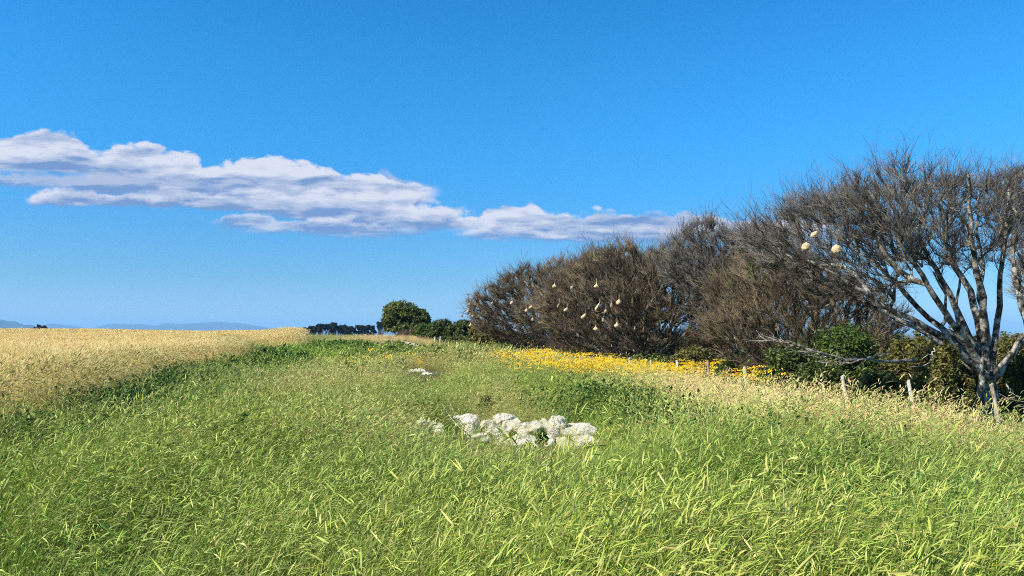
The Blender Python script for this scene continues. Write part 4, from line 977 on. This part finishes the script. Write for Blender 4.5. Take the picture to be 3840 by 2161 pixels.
# ------------------------------------------------------------------ leafy weeds and yellow flowers
def weed(u, v, Y, wpx, hpx, seed, label, leaf=.045, name='leafy_weed', n=900, kd='weed'):
    p = P(u, v, Y); k = Y/768/3.75; b = (p[0], Y, float(H(p[0], Y))); hw = wpx*k/2; top = float(P(u, v-hpx/2, Y)[2])-b[2]; top = min(max(top, .35), .62 if Y < 20 else .8); r = np.random.default_rng(seed)
    bl = [(0, 0, top*.6, hw*.7, hw*.6, top*.42)]+[(r.uniform(-.7, .7)*hw, r.uniform(-.5, .5)*hw, top*r.uniform(.45, .7), hw*.42, hw*.4, top*.3) for _ in range(4)]
    return leafy_thing(name, b, bl, leaf, n, M[kd], seed, .008, 3, label=label, cat='weed', group='dark leafy weeds in the grass', clump=.35, ncl=40, stemmat=M['stem'])
WD = [(2400,1520,13.8,150,120,.05,1500,'broad dark leafy weed patch right of the near heap, behind it'),(2640,1580,11.8,110,90,.045,1000,'dark green leafy weed at right between the near heap and the pale hump'),(2500,1500,15.5,90,70,.05,800,'leafy weed at the right shoulder of the broad dark patch'),
 (1822,1530,13.2,80,90,.05,700,'dark weed with tall stems just behind the near heap'),(2030,1690,9.9,44,24,.032,160,'small leafy weed in front of the near heap'),(1440,1392,27.5,62,62,.07,700,'bushy weed between the two groups of far rocks'),
 (1290,1302,42,150,56,.10,1300,'wide dark leafy weed bank below the crest'),(1372,1312,40,90,50,.10,800,'dark leafy weed right end of the bank below the crest'),(940,1318,33,64,50,.09,700,'dark bushy weed sticking up at the wheat edge'),(985,1330,32,80,40,.09,700,'lower leafy weed right of the bushy one at the wheat edge'),
 (1470,1318,38,80,40,.09,700,'leafy weed in front of the sandy ruts'),(1140,1345,31,70,50,.08,600,'dark leafy weed left of the small yellow flowers'),(600,1440,17,150,90,.06,1500,'dark green weed patch along the wheat edge'),(500,1470,14.5,110,80,.055,1000,'dark weed patch nearest along the wheat edge'),
 (700,1420,20,110,60,.065,900,'dark green weed growing right of the wheat edge patch'),(1130,1570,12.6,60,70,.045,500,'small dark weed in the grass left of the near heap'),(2680,1630,10.6,80,50,.045,500,'low dark weed below the one beside the pale hump'),(350,1570,9.9,60,90,.04,500,'dark weed in the left grass below the wheat'),
 (1780,1345,38,110,40,.10,800,'leafy weed in the dry grass below the hedge'),(2130,1470,17.5,120,44,.06,900,'low green weed strip behind the near heap toward the flowers'),(3170,1650,9.6,120,60,.045,700,'dark leafy weed low in the right grass')]
for i, (u, v, Y, w_, h_, lf, n, lb) in enumerate(WD): weed(u, v, Y, w_, h_, 700+i, lb, lf, n=n)
# flower plant: leafy stems with flat yellow heads
def flower_proto(r, n=11, rad=.26, s=1.0):
    V, F, MI = [], [], []
    for i in range(n):
        a = r.uniform(0, 6.283); q = rad*math.sqrt(r.uniform()); b = (q*math.cos(a), q*math.sin(a), 0)
        p, dd = ribbons(V, F, MI, b, (r.normal(0, .2), r.normal(0, .2), 1), r.uniform(.5, .72), .008, 3, .2, 0, taper=.3)
        for k in range(5): ribbons(V, F, MI, (b[0]+r.normal(0, .02), b[1]+r.normal(0, .02), r.uniform(.1, .45)), (r.normal(0, 1), r.normal(0, 1), .6), .14, .03, 2, .8, 0)
        for k in range(11):                                   # florets form a flat cluster
            c_ = p+np.array([r.normal(0, .045), r.normal(0, .045), r.normal(0, .012)]); rr = .0125*s*r.uniform(.8, 1.3); n0 = len(V); tl = r.normal(0, .3, 2)
            for j in range(6): an = j*1.0472; V.append(c_+np.array([rr*math.cos(an), rr*math.sin(an), rr*(tl[0]*math.cos(an)+tl[1]*math.sin(an))-.006*(j % 2)]))
            V.append(c_+np.array([0, 0, .010]))
            for j in range(6): F.append((n0+j, n0+(j+1) % 6, n0+6, n0+6)); MI.append(1)
    F3 = [f for f in F if f[2] == f[3]]; F4 = [f for f in F if f[2] != f[3]]
    m3 = [m_ for f, m_ in zip(F, MI) if f[2] == f[3]]; m4 = [m_ for f, m_ in zip(F, MI) if f[2] != f[3]]
    return V, [np.array(F4), np.array(F3)[:, :3]], m4+m3
r = np.random.default_rng(21)
PROTO['flower_plant'] = bpy.data.collections.new('flower_plant'); FM = []
for i in range(5):
    V, F, MI = flower_proto(r, s=1.25); me = mesh('flower_plant', np.array(V), F, [M['stem'], M['petal']], MI); FM.append(me)
    PROTO['flower_plant'].objects.link(bpy.data.objects.new('flower_plant_%02d' % i, me))
FP = [(2000,1350,100,20,60),(2080,1345,60,16,30),(1990,1375,60,20,24),(2060,1370,60,22,24),(2230,1352,55,16,36),(2270,1375,70,30,90),(2320,1390,90,30,80),(2390,1352,70,22,46),(2210,1400,110,16,40),(2500,1400,110,20,90),(2590,1392,80,20,80),
      (2440,1398,80,22,46),(2700,1388,60,18,60),(2760,1398,50,12,50),(2880,1406,70,12,70),(2780,1404,70,12,50),(2640,1435,40,10,8),(2360,1420,90,24,36),(2280,1440,80,22,22),(2530,1440,70,12,10),(1900,1352,40,10,6),(2800,1420,60,10,5),(2130,1420,60,15,8),(2740,1400,40,16,12)]
px_, py_ = [], []
for u, v, ru, rv, n in FP:
    for _ in range(max(2, int(n*(.24 if u < 2300 else .19)))):
        uu = u+r.normal(0, ru*.42); vv = max(v+r.normal(0, rv*.5), np.interp(uu, [1900, 2000, 2230, 2330, 2600, 2900], [1348, 1340, 1338, 1374, 1388, 1400])+abs(r.normal(0, 6)))
        # solve for the ground point whose flower tops (0.6 m) show at this pixel
        a, b_ = ray(uu, vv); Ys = np.arange(20.5, 60, .25); z = EYE+b_*Ys; hh = H(a*Ys, Ys)+.62; j = int(np.argmax(z <= hh)); 
        if z[j] > hh[j]: continue
        px_.append(a*Ys[j]); py_.append(Ys[j])
px_, py_ = np.array(px_), np.array(py_); n = len(px_)
o = scatter('yellow_flowers', 'flower_plant', np.stack([px_, py_, H(px_, py_)], 1), np.stack([r.normal(0, .1, n), r.normal(0, .1, n), r.uniform(0, 6.28, n)], 1), r.uniform(.9, 1.25, n)*np.where(px_/py_ > .33, 1.3, 1), np.zeros(n), np.zeros(n))
tag(o, 'bank of yellow wild flowers along the fence posts', 'flowers', kind='stuff')
SF = [(1362,1362,24,'small orange yellow flower clump left of the far rocks'),(1408,1335,24,'tiny yellow flower clump above the far rock pair'),(1553,1362,24,'yellow flower clump above the far heap'),(1578,1372,24,'second yellow flower clump just below right of the one above the far heap'),(1245,1322,36,'tiny yellow flowers in the weed bank below the crest'),
      (3622,1555,14.6,'orange yellow flower clump left of the thick trunk foot'),(3435,1510,15.8,'yellow flower clump beside the second nearest white post'),(3752,1605,13.6,'single yellow flower by the nearest post foot'),
      (2848,1404,23.5,'flat topped yellow flower clump furthest left of three before the dark shrub'),(2880,1401,23.0,'middle yellow flower clump of three before the dark shrub'),(2912,1408,22.5,'rightmost yellow flower clump of three before the dark shrub')]
for i, (u, v, Y, lb) in enumerate(SF):
    p = P(u, v, Y); z = float(H(p[0], Y)); s = max(.5, (p[2]-z)/.62) if Y > 20 else .9
    e_ = empty('wildflower', (p[0], Y, p[2]-.60*min(s, 1.6)), i*1.3, min(s, 1.6)*(.62 if i == 7 else 1)); e_.location[2] = min(e_.location[2], z) if Y > 20 else z
    me = FM[i % 5]; nv = len(me.vertices)
    co = np.zeros(nv*3); me.vertices.foreach_get('co', co); co = co.reshape(-1, 3); fs = [list(q.vertices) for q in me.polygons]; mi = [q.material_index for q in me.polygons]
    for nm, k_, mt in (('stem', 0, M['stem']), ('blossom', 1, M['petal'])):
        ff = [f for f, m_ in zip(fs, mi) if m_ == k_]; ff = [f for q, f in enumerate(ff) if k_ == 0 or i > 4 or (q//66) % 3 == 0]; used = sorted({a for f in ff for a in f}); mp = {a: b for b, a in enumerate(used)}; 
        obj(nm, mesh(nm, co[used], np.array([[mp[a] for a in f] for f in ff]), mt), e_)
    tag(e_, lb, 'wildflower', 'single clumps of yellow flowers')
# a few long pale stalks lying over the grass
def stalk(u0, v0, u1, v1, Y0, Y1, label):
    a, b = P(u0, v0, Y0), P(u1, v1, Y1); n = 12; tt = np.linspace(0, 1, n)[:, None]; pp = a+(b-a)*tt-np.array([0, 0, 1])*np.sin(tt*math.pi)*.03; V, F = sweep(pp-a, np.linspace(.007, .003, n), 5, 2)
    return tag(obj('dry_stalk', mesh('dry_stalk', V, F, M['bonebark'], smooth=True), loc=tuple(a)), label, 'stalk')
stalk(1730, 1610, 1655, 1512, 10.6, 11.6, 'long straight pale stalk left of the flat grey topped rock')
stalk(1722, 1585, 1675, 1480, 11.0, 12.6, 'second longer pale stalk behind the first, leaning the same way')

# ------------------------------------------------------------------ haze
bx = np.array([[x, y, z] for x in (-14000, 14000) for y in (-3000, 20000) for z in (-40, 270)], float)
BF = np.array([[0, 1, 3, 2], [4, 6, 7, 5], [0, 4, 5, 1], [2, 3, 7, 6], [0, 2, 6, 4], [1, 5, 7, 3]])
hm, t = newmat('haze_air'); pv = t.n('ShaderNodeVolumePrincipled'); pv.inputs['Color'].default_value = (.30, .63, 1.0, 1); pv.inputs['Density'].default_value = HAZE_D = 0.95e-4
pv.inputs['Anisotropy'].default_value = 0.0
ow = t.n('ShaderNodeOutputMaterial'); t.l(pv.outputs[0], ow.inputs['Volume'])
tag(obj('haze', mesh('haze', bx, BF, hm)), kind='stuff')
